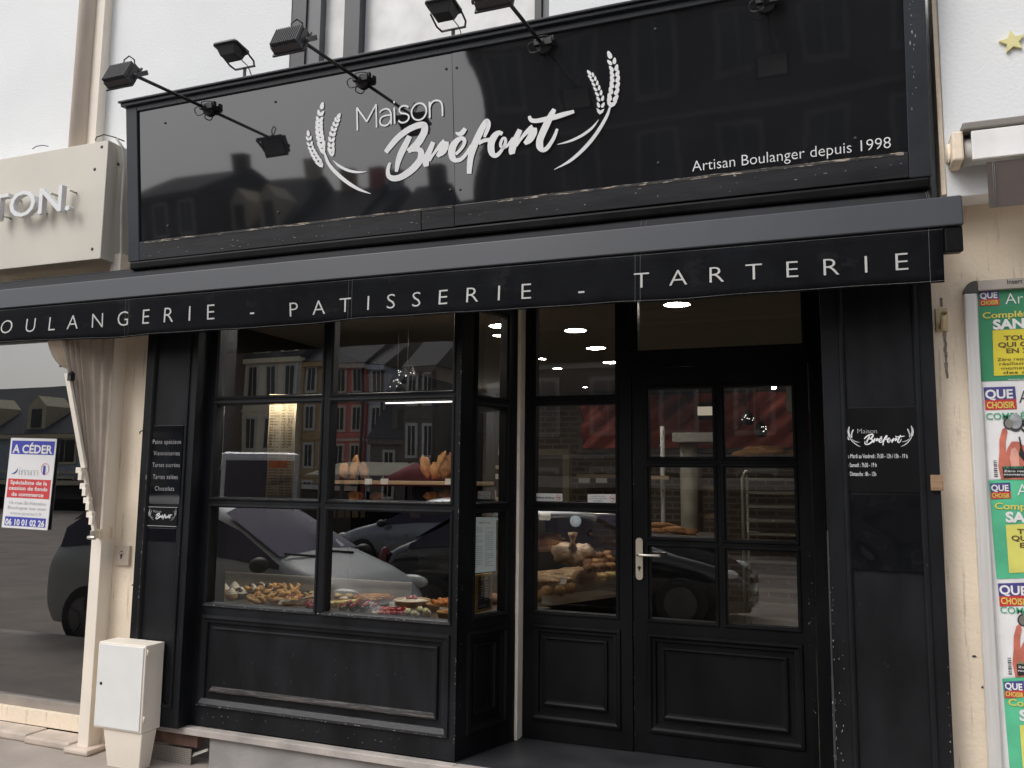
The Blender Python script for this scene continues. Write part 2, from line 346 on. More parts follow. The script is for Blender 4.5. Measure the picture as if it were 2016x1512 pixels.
# handle set
p=at(1259,1100,DY-.004); b=MB(); pw,ph=.02,.115; zc=p.z
poly=[(p.x+pw*math.cos(t),DY-.012,zc+(ph-pw)*(1 if math.sin(t)>=0 else -1)+pw*math.sin(t)) for t in [2*math.pi*k/20+.001 for k in range(20)]]
b.prism(poly[::-1],(0,.010,0)); lp=b.build('lock_plate',BRASS,DOOR)
b=MB(); lz=at(1259,1091,DY).z; b.tube([(p.x,DY-.012,lz),(p.x,DY-.05,lz),(p.x+.012,DY-.058,lz),(p.x+.118,DY-.058,lz),(p.x+.126,DY-.05,lz)],.0075,10); b.build('handle',STEEL,DOOR)
b=MB(); kz=at(1259,1117,DY).z; b.lathe([(.009,0),(.009,.004),(0,.004)],(p.x,DY-.0125,kz),(0,-1,0),14); b.box(p.x-.003,p.x+.003,DY-.016,DY-.013,kz-.018,kz); b.build('keyhole',METL,DOOR)
# white corner post
b=MB(); d=dr.normalized(); q=R0+d*.004; b.prism([(q.x,q.y-.002,.003),(q.x+.018,q.y-.002,.003),(q.x+.018,RY+.05,.003),(q.x,RY+.05,.003)],(0,0,HT)); b.build('corner_post',mat('cream_post',(.80,.73,.62),.5),SF,bevel=.002)
b=MB(); b.box(q.x+.029,xr0-.0005+.03,RY-.012,RY+.05,.003,HT); 
# pilasters
def pilaster(x0,x1,p0,p1,zb,m):
    T=frameT((x0,-.10,0),(1,0,0)); W=x1-x0; b=MB(T); a0,a1=p0-x0,p1-x0; v0,v1=.12,2.70; zt=2.79
    for (i,j,k,l) in((0,a0,zb,zt),(a1,W,zb,zt),(a0,a1,zb,v0),(a0,a1,v1,zt)): b.quad((i,0,k),(j,0,k),(j,0,l),(i,0,l))
    b.quad((0,0,zb),(0,0,zt),(0,-.35,zt),(0,-.35,zb)); b.quad((W,0,zb),(W,-.35,zb),(W,-.35,zt),(W,0,zt)); b.quad((0,0,zb),(0,-.35,zb),(W,-.35,zb),(W,0,zb))
    b.ring(a0,a1,v0,v1,[(-.012,0),(-.01,.009),(.002,.011),(.01,.004),(.016,-.008)])
    b.quad((a0+.016,-.008,v0+.016),(a1-.016,-.008,v0+.016),(a1-.016,-.008,v1-.016),(a0+.016,-.008,v1-.016))
    return b.build('pilaster',m,SF)
pilaster(-3.972,-3.572,-3.905,-3.632,0.0,BLK); pilaster(0.0,.462,.085,.392,-.02,BLK)
# worn arris on the right pilaster
b=MB(); b.box(-.004,.006,-.106,-.094,-.02,.62); b.box(-.003,.004,-.1035,-.097,.62,1.25); b.build('worn_edge',mat('chipped_edge',(.03,.03,.032),.6,chips=(60,.60,(1,1,.35)),chipcol=(.38,.37,.36)),SF)
b=MB(); b.box(-3.57,-.003,.0,.06,HT+.004,2.84); b.box(-3.57,-1.86,-.02,-.001,2.5,2.84); b.build('head_board',BLK,SF)
b=MB(); b.box(-1.84,-.004,.07,.6,HT+.004,HT+.05); b.build('porch_ceiling',BLK2,SF)
FLK=mat('bare_chip',(.34,.33,.315),.8,var=.3,vs=40)
def flakes(P,Q,n,sz,N,U,spread=.006,seed=1,dense=lambda t:1,parent=SF):
    q=random.Random(seed); P=Vector(P);Q=Vector(Q);N=Vector(N);U=Vector(U); b=MB(); D=(Q-P).normalized()
    for k in range(n):
        t=q.random()
        if q.random()>dense(t): continue
        c=P.lerp(Q,t)+U*q.uniform(-spread,spread)+N*.0009; a=sz*q.uniform(.25,1)*q.choice((.4,.6,1,1.8)); e=sz*q.uniform(.2,.7)
        m=5; b.add([c+D*(a*math.cos(2*math.pi*i/m)*q.uniform(.6,1.2))+U*(e*.5*math.sin(2*math.pi*i/m)*q.uniform(.6,1.2)) for i in range(m)],[tuple(range(m))])
    o=b.build('paint_chips',FLK,parent); o['kind']='stuff'; return o
FY=(0,-1,0)
flakes((.008,-.10,.0),(.008,-.10,1.6),150,.006,FY,(1,0,0),.006,1,lambda t:(1-t)**1.5)
flakes((.03,-.10,.05),(.04,-.10,.8),60,.006,FY,(1,0,0),.012,2,lambda t:1-t)
flakes((-1.853,0,.0),(-1.853,0,2.2),60,.005,FY,(1,0,0),.003,3)
flakes((-3.91,-.109,.3),(-3.91,-.109,1.5),26,.010,FY,(1,0,0),.003,4); flakes((-3.63,-.109,.9),(-3.63,-.109,1.5),22,.007,FY,(1,0,0),.003,5)
flakes((If[0]-3.6+.1,.004,If[2]+.08),(If[1]-3.6-.1,.004,If[3]-.06),26,.004,FY,(0,0,1),.10,6)
flakes((Of[0]-3.6,-.0145,Of[2]+.006),(Of[1]-3.6,-.0145,Of[2]+.006),70,.008,FY,(0,0,1),.004,7)
flakes((-3.5,0,.06),(-1.9,0,.05),30,.006,FY,(0,0,1),.03,8); flakes((-3.5,-.0105,z3b-.012),(-1.9,-.0105,z3b-.012),60,.008,FY,(0,0,1),.005,9)
flakes((xd+.006,DY,.05),(xd+.006,DY,1.6),40,.004,FY,(1,0,0),.002,10); flakes((xd+DW-.02,DY,.3),(xd+DW-.02,DY,1.2),26,.005,FY,(1,0,0),.012,11)
flakes((C0.x+.01,.03,.05),(C0.x+.012,.034,1.1),20,.004,(T2[0][1],T2[1][1],0),(T2[0][0],T2[1][0],0),.003,12)
flakes((.45,-.10,.1),(.455,-.10,.7),20,.006,FY,(1,0,0),.003,13)
# plaques on the pilasters
def plaque(name,label,pts,Y,m,th=.004):
    P=[at(x,y,Y) for x,y in pts]; x0=(P[0].x+P[3].x)/2; x1=(P[1].x+P[2].x)/2; z1=(P[0].z+P[1].z)/2; z0=(P[2].z+P[3].z)/2
    t=thing(name,label,'sign',((x0+x1)/2,Y,z0)); b=MB(); b.box(x0,x1,Y-th,Y,z0,z1); b.build('panel',m,t,bevel=.0008); return t,x0,x1,z0,z1
def txt(s,t,pl,pr,hpx,Y,m=VIN,name='lettering',off=0,sp=1,lift=.0015):
    P=at(*pl,Y);Q=at(*pr,Y); z=(P.z+Q.z)/2; h=abs(at((pl[0]+pr[0])/2,(pl[1]+pr[1])/2-hpx,Y).z-at((pl[0]+pr[0])/2,(pl[1]+pr[1])/2,Y).z)
    P.z=Q.z=z; return text(s,name,m,t,P,Q,h,off,0,sp,lift=lift)
YP=-.10+.0065
ML,*_=plaque('menu_plaque','glossy black plaque listing breads and tarts on the left pilaster',[(301,838),(363,838),(353,993),(291,992)],YP,GLOSS)
for s,l,rr in(('Pains spéciaux',(301,873),(357,875)),('Viennoiseries',(302.5,897),(354,896)),('Tartes sucrées',(300,920),(354,919)),('Tartes salées',(301,943),(350,943)),('Chocolats',(305,966),(343,966))):
    txt(s,ML,l,rr,9,YP-.0045,mat('plaque_grey_print',(.33,.33,.33),.6),sp=1.1,off=-.004)
ML2,lx0,lx1,lz0,lz1=plaque('logo_plaque','small black logo plaque below the menu plaque on the left pilaster',[(292,996),(351,998),(348,1037),(288,1037)],YP,BLK2)
b=MB(); b.box(lx0,lx1,YP-.0048,YP-.0042,lz1-.006,lz1-.003); b.box(lx0,lx1,YP-.0048,YP-.0042,lz0+.003,lz0+.006); b.build('rule',LET2,ML2)
plaque('black_film','patch of glossy black film stuck below the small logo plaque',[(287,1040),(347,1040),(344,1066),(284,1066)],YP,GLOSS,.002)
MR,rx0,rx1,rz0,rz1=plaque('opening_hours_plaque','black opening hours plaque with wheat logo on the right pilaster',[(1655,802),(1808,802),(1815,967),(1660,970)],YP,mat('hours_black',(.007,.0072,.008),.25,spec=.5))
for s,l,rr in(('Du Mardi au Vendredi : 7h30 - 13h / 15h - 19 h',(1665,902),(1787,902)),('Le Samedi : 7h30 - 19 h',(1665.5,919.5),(1726,919.5)),('Le Dimanche : 8h - 13h',(1666,937),(1725,937))):
    txt(s,MR,l,rr,8.5,YP-.0045,off=0)
# wrinkled film under it
fp=[at(x,y,YP-.002) for x,y in((1664,975),(1816,973),(1820,1128),(1667,1119))]
b=MB(); nn=14; g=[]
for j in range(nn+1):
    for i in range(nn+1):
        s,t=i/nn,j/nn; q=fp[0].lerp(fp[1],s).lerp(fp[3].lerp(fp[2],s),t)
        w=.003+.006*max(0,t-.6)*abs(math.sin(s*7+1.3))*2.5+.0025*noise.noise(Vector((s*4,t*4,3)))
        if t>.99: q.z+=.012*noise.noise(Vector((s*6,2,9)))
        g.append((q.x,q.y-w,q.z))
b.add(g,[(j*(nn+1)+i,(j+1)*(nn+1)+i,(j+1)*(nn+1)+i+1,j*(nn+1)+i+1) for j in range(nn) for i in range(nn)],True)
tag(b.build('peeling_film',GLOSS),'wrinkled glossy black film peeling off below the opening hours plaque','film')
b=MB(); p0=at(1831,935,-.1);p1=at(1851,966,-.1); b.box(p0.x,p1.x+.012,-.118,-.02,p1.z,p0.z); tag(b.build('wooden_block',mat('bare_wood',(.30,.19,.11),.7,var=.3,vs=8,stretch=(1,1,6)),None,bevel=.003),'small bare brown wooden block on the edge of the right pilaster','block')
# ---------------------------------------------------------------- fascia sign
LE=R(5.9); SO=Vector((0,-.20,2.80)); SN=Vector((0,-math.cos(LE),-math.sin(LE))); SU=Vector((0,-math.sin(LE),math.cos(LE)))
TS=Matrix(((1,SN.x,SU.x,SO.x),(0,SN.y,SU.y,SO.y),(0,SN.z,SU.z,SO.z),(0,0,0,1)))
def sg(px,py,w=0):
    p=onp(px,py,SO+SN*w,SN)-SO; return p.x,p.dot(SU)
SG=thing('fascia_sign','wide glossy black fascia sign with white lettering and wheat ears above the awning','sign',(-1.8,-.2,2.8))
sx0,sx1,sv1=-4.075,.474,1.0; ix0,ix1,iv0,iv1=-3.985,.386,.118,.945
seam=sg(891,250)[0]
b=MB(TS); bk=-.28
b.ring(sx0,sx1,0,sv1,[(0,bk),(0,0),(.012,.004),(.075,.004)]) if False else None
for (a,c,e,f) in((sx0,ix0,0,sv1),(ix1,sx1,0,sv1),(ix0,ix1,iv1,sv1)): b.box(a,c,-.05,.0,e,f)
b.box(sx0+.004,sx1-.004,bk,-.052,.0,sv1-.004)
b.build('sign_frame',FRM,SG,bevel=.004)
b=MB(TS); b.box(ix0+.001,seam-.2,-.05,.001,0,iv0); b.box(seam+.0,ix1-.001,-.05,.003,0.004,iv0); b.box(seam-.198,seam-.002,-.05,.0005,0.002,iv0); b.build('bottom_rail',mat('weathered_sign_rail',(.020,.021,.024),.42,var=.3,vs=4,stretch=(1,3,5),spec=.3,bump=.06,bs=20,chips=(9,.70,(1,8,8)),chipcol=(.16,.155,.15)),SG,bevel=.004)
b=MB(TS); b.box(ix0+.05,seam-.01,.0012,.0032,iv0-.012,iv0+.001); b.box(seam+.25,ix1-.02,.0032,.0042,iv0-.012,iv0+.001); b.build('bare_wood_edge',mat('bare_edge_wood',(.045,.043,.042),.8,var=.5,chips=(5,.54,(2,10,20)),chipcol=(.5,.42,.34)),SG)
flakes(TS@Vector((ix1+.03,0,.3)),TS@Vector((ix1+.035,0,.95)),26,.009,SN,(1,0,0),.012,20,parent=SG); flakes(TS@Vector((ix0,.0035,.05)),TS@Vector((ix1,.0035,.07)),70,.007,SN,SU,.04,21,parent=SG)
b=MB(TS); b.box(sx0-.03,sx1+.01,-.26,.035,sv1+.002,sv1+.016); b.box(sx0-.02,sx1+.005,-.2,.022,sv1-.02,sv1+.001); b.build('cap_moulding',FRM,SG,bevel=.004)
b=MB(TS); b.box(sx0+.02,sx1-.004,-.16,.012,-.055,-.003); b.box(sx0+.03,sx1-.01,-.1,-.004,-.11,-.056); b.build('lower_trim',BLK2,SG,bevel=.012)
for k,(a,c) in enumerate(((ix0,seam-.0012),(seam+.0012,ix1))):
    b=MB(TS); nx=40; 
    vs=[];fs=[]
    for j in range(13):
        for i in range(nx+1):
            u=a+(c-a)*i/nx; v=iv0+(iv1-iv0)*j/12
            w=-.0135+(.0009 if k==0 else .0026)*noise.noise(Vector((u*1.3+k*9,v*2.2,k*3)))
            if k: w+=.0016*math.exp(-((u-a)/.14)**2)*math.sin(v*7)
            vs.append((u,w,v))
    for j in range(12):
        for i in range(nx): fs.append((j*(nx+1)+i,j*(nx+1)+i+1,(j+1)*(nx+1)+i+1,(j+1)*(nx+1)+i))
    b.add(vs,fs,True); b.build('sign_panel',mat('glossy_sign_panel',(.0125,.0132,.0152),.035,var=.12,spec=1.0),SG)
LW=-.010
for x,y in((324.6,242),(541.6,200),(330,445),(547.5,418),(878,135),(898.6,133),(886.5,374),(906,373),(1290,57),(1296,321),(1684,272)):
    u,v=sg(x,y,LW); b=MB(TS); b.lathe([(.008,-.008),(.007,.002),(.003,.004),(0,.004)],(u,LW,v),(0,1,0),10); b.build('screw_head',MET2,SG)
# brush script, traced as strokes in sign units
def z2(px0,py0,sc): return lambda x,y:(px0+x*sc,py0+y*sc)
C1=z2(740,220,220/2016);C2=z2(900,190,250/2016)
STK=[(C1,[(180,735,80),(290,590,100),(420,450,105),(580,330,108),(740,255,110),(840,238,118),(880,260,120),(880,350,125),(845,430,125),(780,540,130),(690,640,125),(580,715,80)]),
(C1,[(612,440,95),(540,590,110),(460,750,112),(400,920,90),(372,1085,58)]),
(C1,[(640,700,60),(740,680,85),(815,720,110),(810,850,118),(730,970,125),(600,1090,122),(450,1180,112),(320,1205,104),(238,1160,85),(220,1070,68),(238,980,58),(262,920,44)]),
(C1,[(1040,550,80),(985,680,95),(930,810,112),(905,920,115),(918,990,85)]),
(C1,[(960,880,70),(1040,770,48),(1110,680,60),(1180,600,85),(1255,540,110)]),
(C1,[(1265,540,100),(1255,620,125),(1200,720,130),(1110,805,62)]),
(C1,[(1445,770,60),(1530,690,52),(1595,590,60),(1600,510,70),(1540,480,75),(1450,545,105),(1390,640,130),(1372,750,125),(1395,840,112),(1450,880,80),(1545,855,70),(1640,755,62),(1730,610,60)]),
(C1,[(1446,372,22),(1495,405,62),(1560,385,90),(1618,305,72)]),
(C2,[(436,648,40),(460,590,55),(500,490,62),(505,420,62),(480,385,60),(450,420,85),(390,530,100),(320,680,108),(260,820,108),(222,960,95),(203,1100,85),(195,1230,72)]),
(C2,[(345,745,62),(440,700,60),(530,690,62)]),
(C2,[(725,600,60),(665,580,75),(595,640,105),(548,740,110),(545,850,108),(570,920,92),(625,940,72),(690,885,55),(745,800,48),(775,720,46),(765,668,42),(730,672,44),(697,740,44),(702,800,44),(755,815,42),(830,755,48),(900,660,52)]),
(C2,[(1005,530,78),(950,650,95),(900,770,110),(876,870,108),(886,920,80)]),
(C2,[(935,790,52),(1010,690,45),(1080,600,60),(1160,530,88),(1215,495,104)]),
(C2,[(1222,500,92),(1215,580,115),(1150,690,112),(1075,752,58)]),
(C2,[(1550,205,62),(1500,300,92),(1430,440,110),(1365,580,110),(1320,700,110),(1320,800,112),(1360,855,72),(1420,835,70),(1485,755,60),(1550,640,55),(1595,518,40)]),
(C2,[(1150,315,45),(1180,378,66),(1260,393,70),(1400,368,76),(1550,335,82),(1700,290,76),(1862,242,52)])]
def stroke_uv(m,pts,k=6):
    sc=(m(1,0)[0]-m(0,0)[0]); pp=[(*m(x,y),w*sc) for x,y,w in pts]
    return [(sg(*a,LW),sg(*c,LW)) for a,c in ribbon2(pp,k)]
BREF=[stroke_uv(m,p) for m,p in STK]
G1=z2(590,190,150/1134);G2=z2(1080,90,160/968)
def ear(m,axis,n,gl,gw,side,top):
    """polygons of one wheat ear; axis = base..tip points"""
    A_=catmull([(*p,0) for p in axis],12); out=[]
    def P(t):
        f=t*(len(A_)-1); i=min(int(f),len(A_)-2); f-=i; a,b=A_[i],A_[i+1]
        return a[0]+(b[0]-a[0])*f,a[1]+(b[1]-a[1])*f,math.atan2(b[1]-a[1],b[0]-a[0])
    def leaf(x,y,ang,l,w):
        r=[]
        for k in range(14):
            q=2*math.pi*k/14; lx=l/2*math.cos(q); ly=w/2*math.sin(q)*(1-.25*math.cos(q)); r.append((x+lx*math.cos(ang)-ly*math.sin(ang),y+lx*math.sin(ang)+ly*math.cos(ang)))
        return r
    for i in range(n):
        t=.17+.66*i/(n-1)*1.0; x,y,a=P(t); sz=1-.22*i/n
        for s in(-1,1):
            ax=a+s*.42; ox=math.cos(a+s*math.pi/2)*side*sz; oy=math.sin(a+s*math.pi/2)*side*sz
            out.append(leaf(x+ox,y+oy,ax,gl*sz,gw*sz))
    x,y,a=P(.94); out.append(leaf(x,y,a,top,gw*1.05))
    x,y,a=P(.055); c=[]   # cup
    for lx,ly in((-.55,0),(-.1,-.55),(.5,-.75),(.75,-.8),(.35,-.1),(.25,0),(.35,.1),(.75,.8),(.5,.75),(-.1,.55)):
        lx*=gl*.8; ly*=side*2.1; c.append((x+lx*math.cos(a)-ly*math.sin(a),y+lx*math.sin(a)+ly*math.cos(a)))
    out.append(c); return [[sg(*m(*q),LW) for q in pl] for pl in out]
WHL=ear(G1,[(352,840),(315,650),(292,480),(300,320),(345,100)],7,118,58,31,110)+ear(G1,[(335,1040),(240,900),(165,740),(125,520)],7,88,44,29,95)+ear(G1,[(488,880),(470,740),(490,560),(540,400),(595,270)],7,88,50,28,95)
WHLs=[stroke_uv(G1,[(372,835,24),(400,920,40),(440,1010,48),(540,1130,54),(700,1270,54),(880,1380,42),(1058,1447,8)],8),stroke_uv(G1,[(503,952,8),(580,1025,34),(700,1092,40),(850,1127,34),(1002,1121,6)],8)]
WHR=ear(G2,[(740,725),(775,560),(792,400),(775,250),(715,80)],7,100,52,38,100)+ear(G2,[(612,815),(622,650),(580,510),(530,390),(475,310)],7,72,36,28,78)
WHRs=[stroke_uv(G2,[(732,735,22),(690,850,36),(570,1050,42),(430,1220,42),(260,1370,34),(70,1476,6)],8),stroke_uv(G2,[(598,883,6),(520,980,28),(400,1070,32),(250,1140,26),(106,1178,5)],8)]
def strokes(b,S_,f,w0,dw=.0003):
    for i,st in enumerate(S_):
        vs=[];fs=[]
        for l,r_ in st: vs+=[f(*l,w0+i*dw),f(*r_,w0+i*dw)]
        for k in range(len(st)-1): fs.append((2*k,2*k+1,2*k+3,2*k+2))
        b.add(vs,fs)
def polys(b,Ps,f,w0):
    for i,P in enumerate(Ps):
        q=[f(*p,w0+.00005*(i%7)) for p in P]; cx=sum(p[0] for p in P)/len(P); cy=sum(p[1] for p in P)/len(P)
        if len(P)==14: b.add(q,[tuple(range(14))])
        else:
            b.add(q,[(0,1,5),(1,2,4),(2,3,4),(1,4,5),(0,5,9),(9,5,6),(9,6,8),(8,6,7)])
idf=lambda u,v,w:(u,w,v)
b=MB(TS); strokes(b,BREF,idf,LW+.002); b.build('brush_lettering',VIN,SG)
for W_,Ws in((WHL,WHLs),(WHR,WHRs)):
    b=MB(TS); polys(b,W_,idf,LW+.002); strokes(b,Ws,idf,LW+.0028); b.build('wheat_emblem',VIN,SG)
def sgtext(s,a,c,h,off,sp=1):
    P=onp(*a,SO+SN*LW,SN);Q=onp(*c,SO+SN*LW,SN); hh=abs(sg(a[0],a[1]-h,LW)[1]-sg(*a,LW)[1]); P_=P.copy(); z=(P.dot(SU)+Q.dot(SU))/2
    P+=SU*(z-P.dot(SU)); Q+=SU*(z-Q.dot(SU)); return text(s,'lettering',VIN,SG,P,Q,hh,off,0,sp,up=SU,n=SN,lift=.002)

def maison():
    P=Vector(sg(704,256,LW)); Q=Vector(sg(872,229,LW)); H=sg(703,212,LW)[1]-P.y; sx=(Q.x-P.x)/4.04; v0=(P.y+Q.y)/2; q=.075
    line=lambda *a:[(x,y,q) for x,y in a]
    cs=[line((0,-.03),(0,1)),line((0,1.0),(.47,.30)),line((.47,.30),(.94,1.0)),line((.94,1),(.94,-.03)),line((1.10,.60),(1.22,.69),(1.38,.72),(1.55,.66),(1.64,.50),(1.645,.3),(1.645,0)),line((1.64,.42),(1.4,.425),(1.2,.38),(1.11,.22),(1.17,.06),(1.33,-.01),(1.5,.03),(1.64,.2)),line((1.81,0),(1.81,.71)),line((1.81,.91),(1.81,1.0)),
     line((2.48,.61),(2.38,.69),(2.22,.72),(2.08,.66),(2.05,.53),(2.14,.42),(2.3,.37),(2.44,.30),(2.49,.18),(2.42,.05),(2.25,-.01),(2.1,.02),(1.99,.11)),[(2.965+.345*math.cos(a),.355+.36*math.sin(a),q) for a in [k*math.pi/12 for k in range(25)]],line((3.46,0),(3.46,.71)),line((3.46,.42),(3.52,.60),(3.65,.70),(3.8,.71),(3.96,.63),(4.04,.44),(4.04,0))]
    out=[]
    for c in cs: out.append([((P.x+l[0]*sx,v0+l[1]*H),(P.x+r_[0]*sx,v0+r_[1]*H)) for l,r_ in ribbon2(c,5 if len(c)>2 else 1)])
    return out
MAI=maison(); b=MB(TS); strokes(b,MAI,idf,LW+.002); b.build('lettering',VIN,SG)
sgtext('Artisan Boulanger depuis 1998',(1363,338),(1754,291),21,-.008)
# the same logo, small, on two plaques
def minilogo(t,box,Y,wht):
    us=[p[0] for st in BREF for q in st for p in q]+[p[0] for w in WHL+WHR for p in w]; vv=[p[1] for w in WHL+WHR for p in w]+[p[1] for s_ in WHLs+WHRs for q in s_ for p in q]
    a0,a1,c0,c1=min(us),max(us),min(vv),max(vv); x0,x1,z0,z1=box
    f=lambda u,v,w:(x0+(u-a0)/(a1-a0)*(x1-x0),Y-w,z0+(v-c0)/(c1-c0)*(z1-z0))
    b=MB(); strokes(b,[s_[::2] for s_ in BREF],f,.0016,.00015); b.build('brush_lettering',VIN,t)
    b=MB(); polys(b,WHL+WHR,f,.0016); strokes(b,[s_[::2] for s_ in WHLs+WHRs],f,.0022,.0001); b.build('wheat_emblem',wht,t)
    P=f(*sg(703,256,LW),.0016);Q=f(*sg(872,228,LW),.0016); h=(f(*sg(703,212,LW),0)[2]-P[2])
    text('Maison','lettering',LET2,t,P,(Q[0],Q[1],P[2]),h,-.012,lift=.0003)
q=[at(x,y,YP-.004) for x,y in((1665,880),(1798,838))]; minilogo(MR,(q[0].x,q[1].x,q[0].z,q[1].z),YP-.004,VIN)
q=[at(x,y,YP-.004) for x,y in((291,1025),(348,1001))]; minilogo(ML2,(q[0].x,q[1].x,q[0].z+.004,q[1].z-.004),YP-.004,LET2)
# ---------------------------------------------------------------- awning
AY=-.36; VT,VB,BT=2.530,2.292,2.655; AW=thing('awning','long black retractable awning with lettered valance across the bakery front','awning',(-1.8,-1,2.3))
ax0,ax1=-5.55,.487
b=MB(); b.prism([(-5.62,AY,VT-.004),(-5.62,AY+.012,BT),(-5.62,AY+.09,BT+.012),(-5.62,AY+.10,VT-.002)],(6.185,0,0)); b.build('front_bar',BAR,AW,bevel=.006)
b=MB(); b.prism([(ax1+.006,AY+.012,2.415),(ax1+.006,AY+.012,VT-.006),(ax1+.006,AY+.1,VT-.006),(ax1+.006,AY+.11,2.43)],(.068,0,0)); b.build('end_cap',BLK2,AW,bevel=.006)
def vz(u): return VB+.004*math.sin(u*2.1)+.0025*math.sin(u*5.3+1)+.0015*math.sin(u*13)
def vy(u,t): return AY+.012+t*(.016*math.sin(u*1.7+.5)+.010*math.sin(u*4.1)+.006*math.sin(u*9.3+1))
b=MB(); N_=90; nv=6; vs=[]
for j in range(nv+1):
    t=j/nv
    for i in range(N_+1):
        u=ax0+(ax1-ax0)*i/N_; vs.append((u,vy(u,t),VT+(vz(u)-VT)*t))
b.add(vs,[(j*(N_+1)+i,(j+1)*(N_+1)+i,(j+1)*(N_+1)+i+1,j*(N_+1)+i+1) for j in range(nv) for i in range(N_)],True)
VAL=b.build('valance',FAB,AW); sm=VAL.modifiers.new('thick','SOLIDIFY'); sm.thickness=.002; sm.offset=1
def seamx(px,py): return at(px,py,AY).x
b=MB()
def vline(f0,f1,n,off=.002,r=.0009):
    b.tube([(f0(k/n),vy(f0(k/n),f1(k/n))-off,VT+(vz(f0(k/n))-VT)*f1(k/n)) for k in range(n+1)],r,4,False)
vline(lambda s:ax0+(ax1-ax0)*s,lambda s:.97,80); vline(lambda s:ax0+(ax1-ax0)*s,lambda s:.06,80)
sxs=[seamx(683,600),seamx(690,600),seamx(242,630),seamx(249,630),seamx(1250,560),seamx(1260,560),seamx(1832,520)]
for s_ in sxs: vline(lambda s,s_=s_:s_,lambda s:s,8,r=.0007)
b.build('stitching',STI,AW)
b=MB(); M_=60; vs=[]
def cz(u,t): return BT-.008+(2.765-BT+.008)*t-.012*math.sin(math.pi*t)+.006*math.sin(u*3+t*4)*math.sin(math.pi*t)
for j in range(9):
    t=j/8
    for i in range(M_+1):
        u=ax0+(ax1-ax0-.02)*i/M_; vs.append((u,AY+.07+(-.165-AY-.07)*t,cz(u,t)))
b.add(vs,[(j*(M_+1)+i,j*(M_+1)+i+1,(j+1)*(M_+1)+i+1,(j+1)*(M_+1)+i) for j in range(8) for i in range(M_)],True)
cv=b.build('canopy',FAB2,AW); sm=cv.modifiers.new('thick','SOLIDIFY'); sm.thickness=.003; sm.offset=-1
b=MB()
for s_ in sxs[:6]+[ax1-.03,ax1-.038]:
    b.tube([(s_,AY+.07+(-.165-AY-.07)*k/8,cz(s_,k/8)+.0015) for k in range(9)],.0008,4,False)
b.build('canopy_seams',STI,AW)
b=MB()
for x in(-3.2,-.4):
    b.tube([(x,-.10,2.60),(x+(.75 if x<-1 else -.75),-.20,2.58),(x,-.29,2.56)],.02,8)
b.build('folding_arm',MET2,AW)
b=MB(); b.lathe([(.03,0),(.03,5.9)],(-5.5,-.15,2.735),(1,0,0),14); b.build('roller_tube',FAB,AW)
YV=AY-.0
def vtxt(s,a,c,h):
    P=at(*a,YV-.012);Q=at(*c,YV-.012); hh=at(a[0],a[1]-h,YV-.012).z-P.z; z=(P.z+Q.z)/2; L_=len(s); n=0
    # one mesh per word, letters follow the cloth
    cobj=text(s,'valance_lettering',LET,AW,(P.x,0,z),(Q.x,0,z),hh,-.0115,0,2.35)
    for v in cobj.data.vertices: 
        t=(VT-v.co.z)/(VT-VB); v.co.y=vy(v.co.x,t)-.0045
vtxt('BOULANGERIE',(-37,658),(415,629),27); vtxt('PATISSERIE',(562,616),(1043,592),28); vtxt('TARTERIE',(1247,566),(1790,528),31)
for x0,x1,y in((486,494,615),(1137,1149,574)):
    P=at(x0,y,AY-.012);Q=at(x1,y,AY-.012); b=MB(); t=(VT-P.z)/(VT-VB); yy=vy(P.x,t)-.0045; b.quad((P.x,yy,P.z-.005),(Q.x,yy,P.z-.005),(Q.x,yy,P.z+.004),(P.x,yy,P.z+.004)); b.build('valance_lettering',LET,AW)
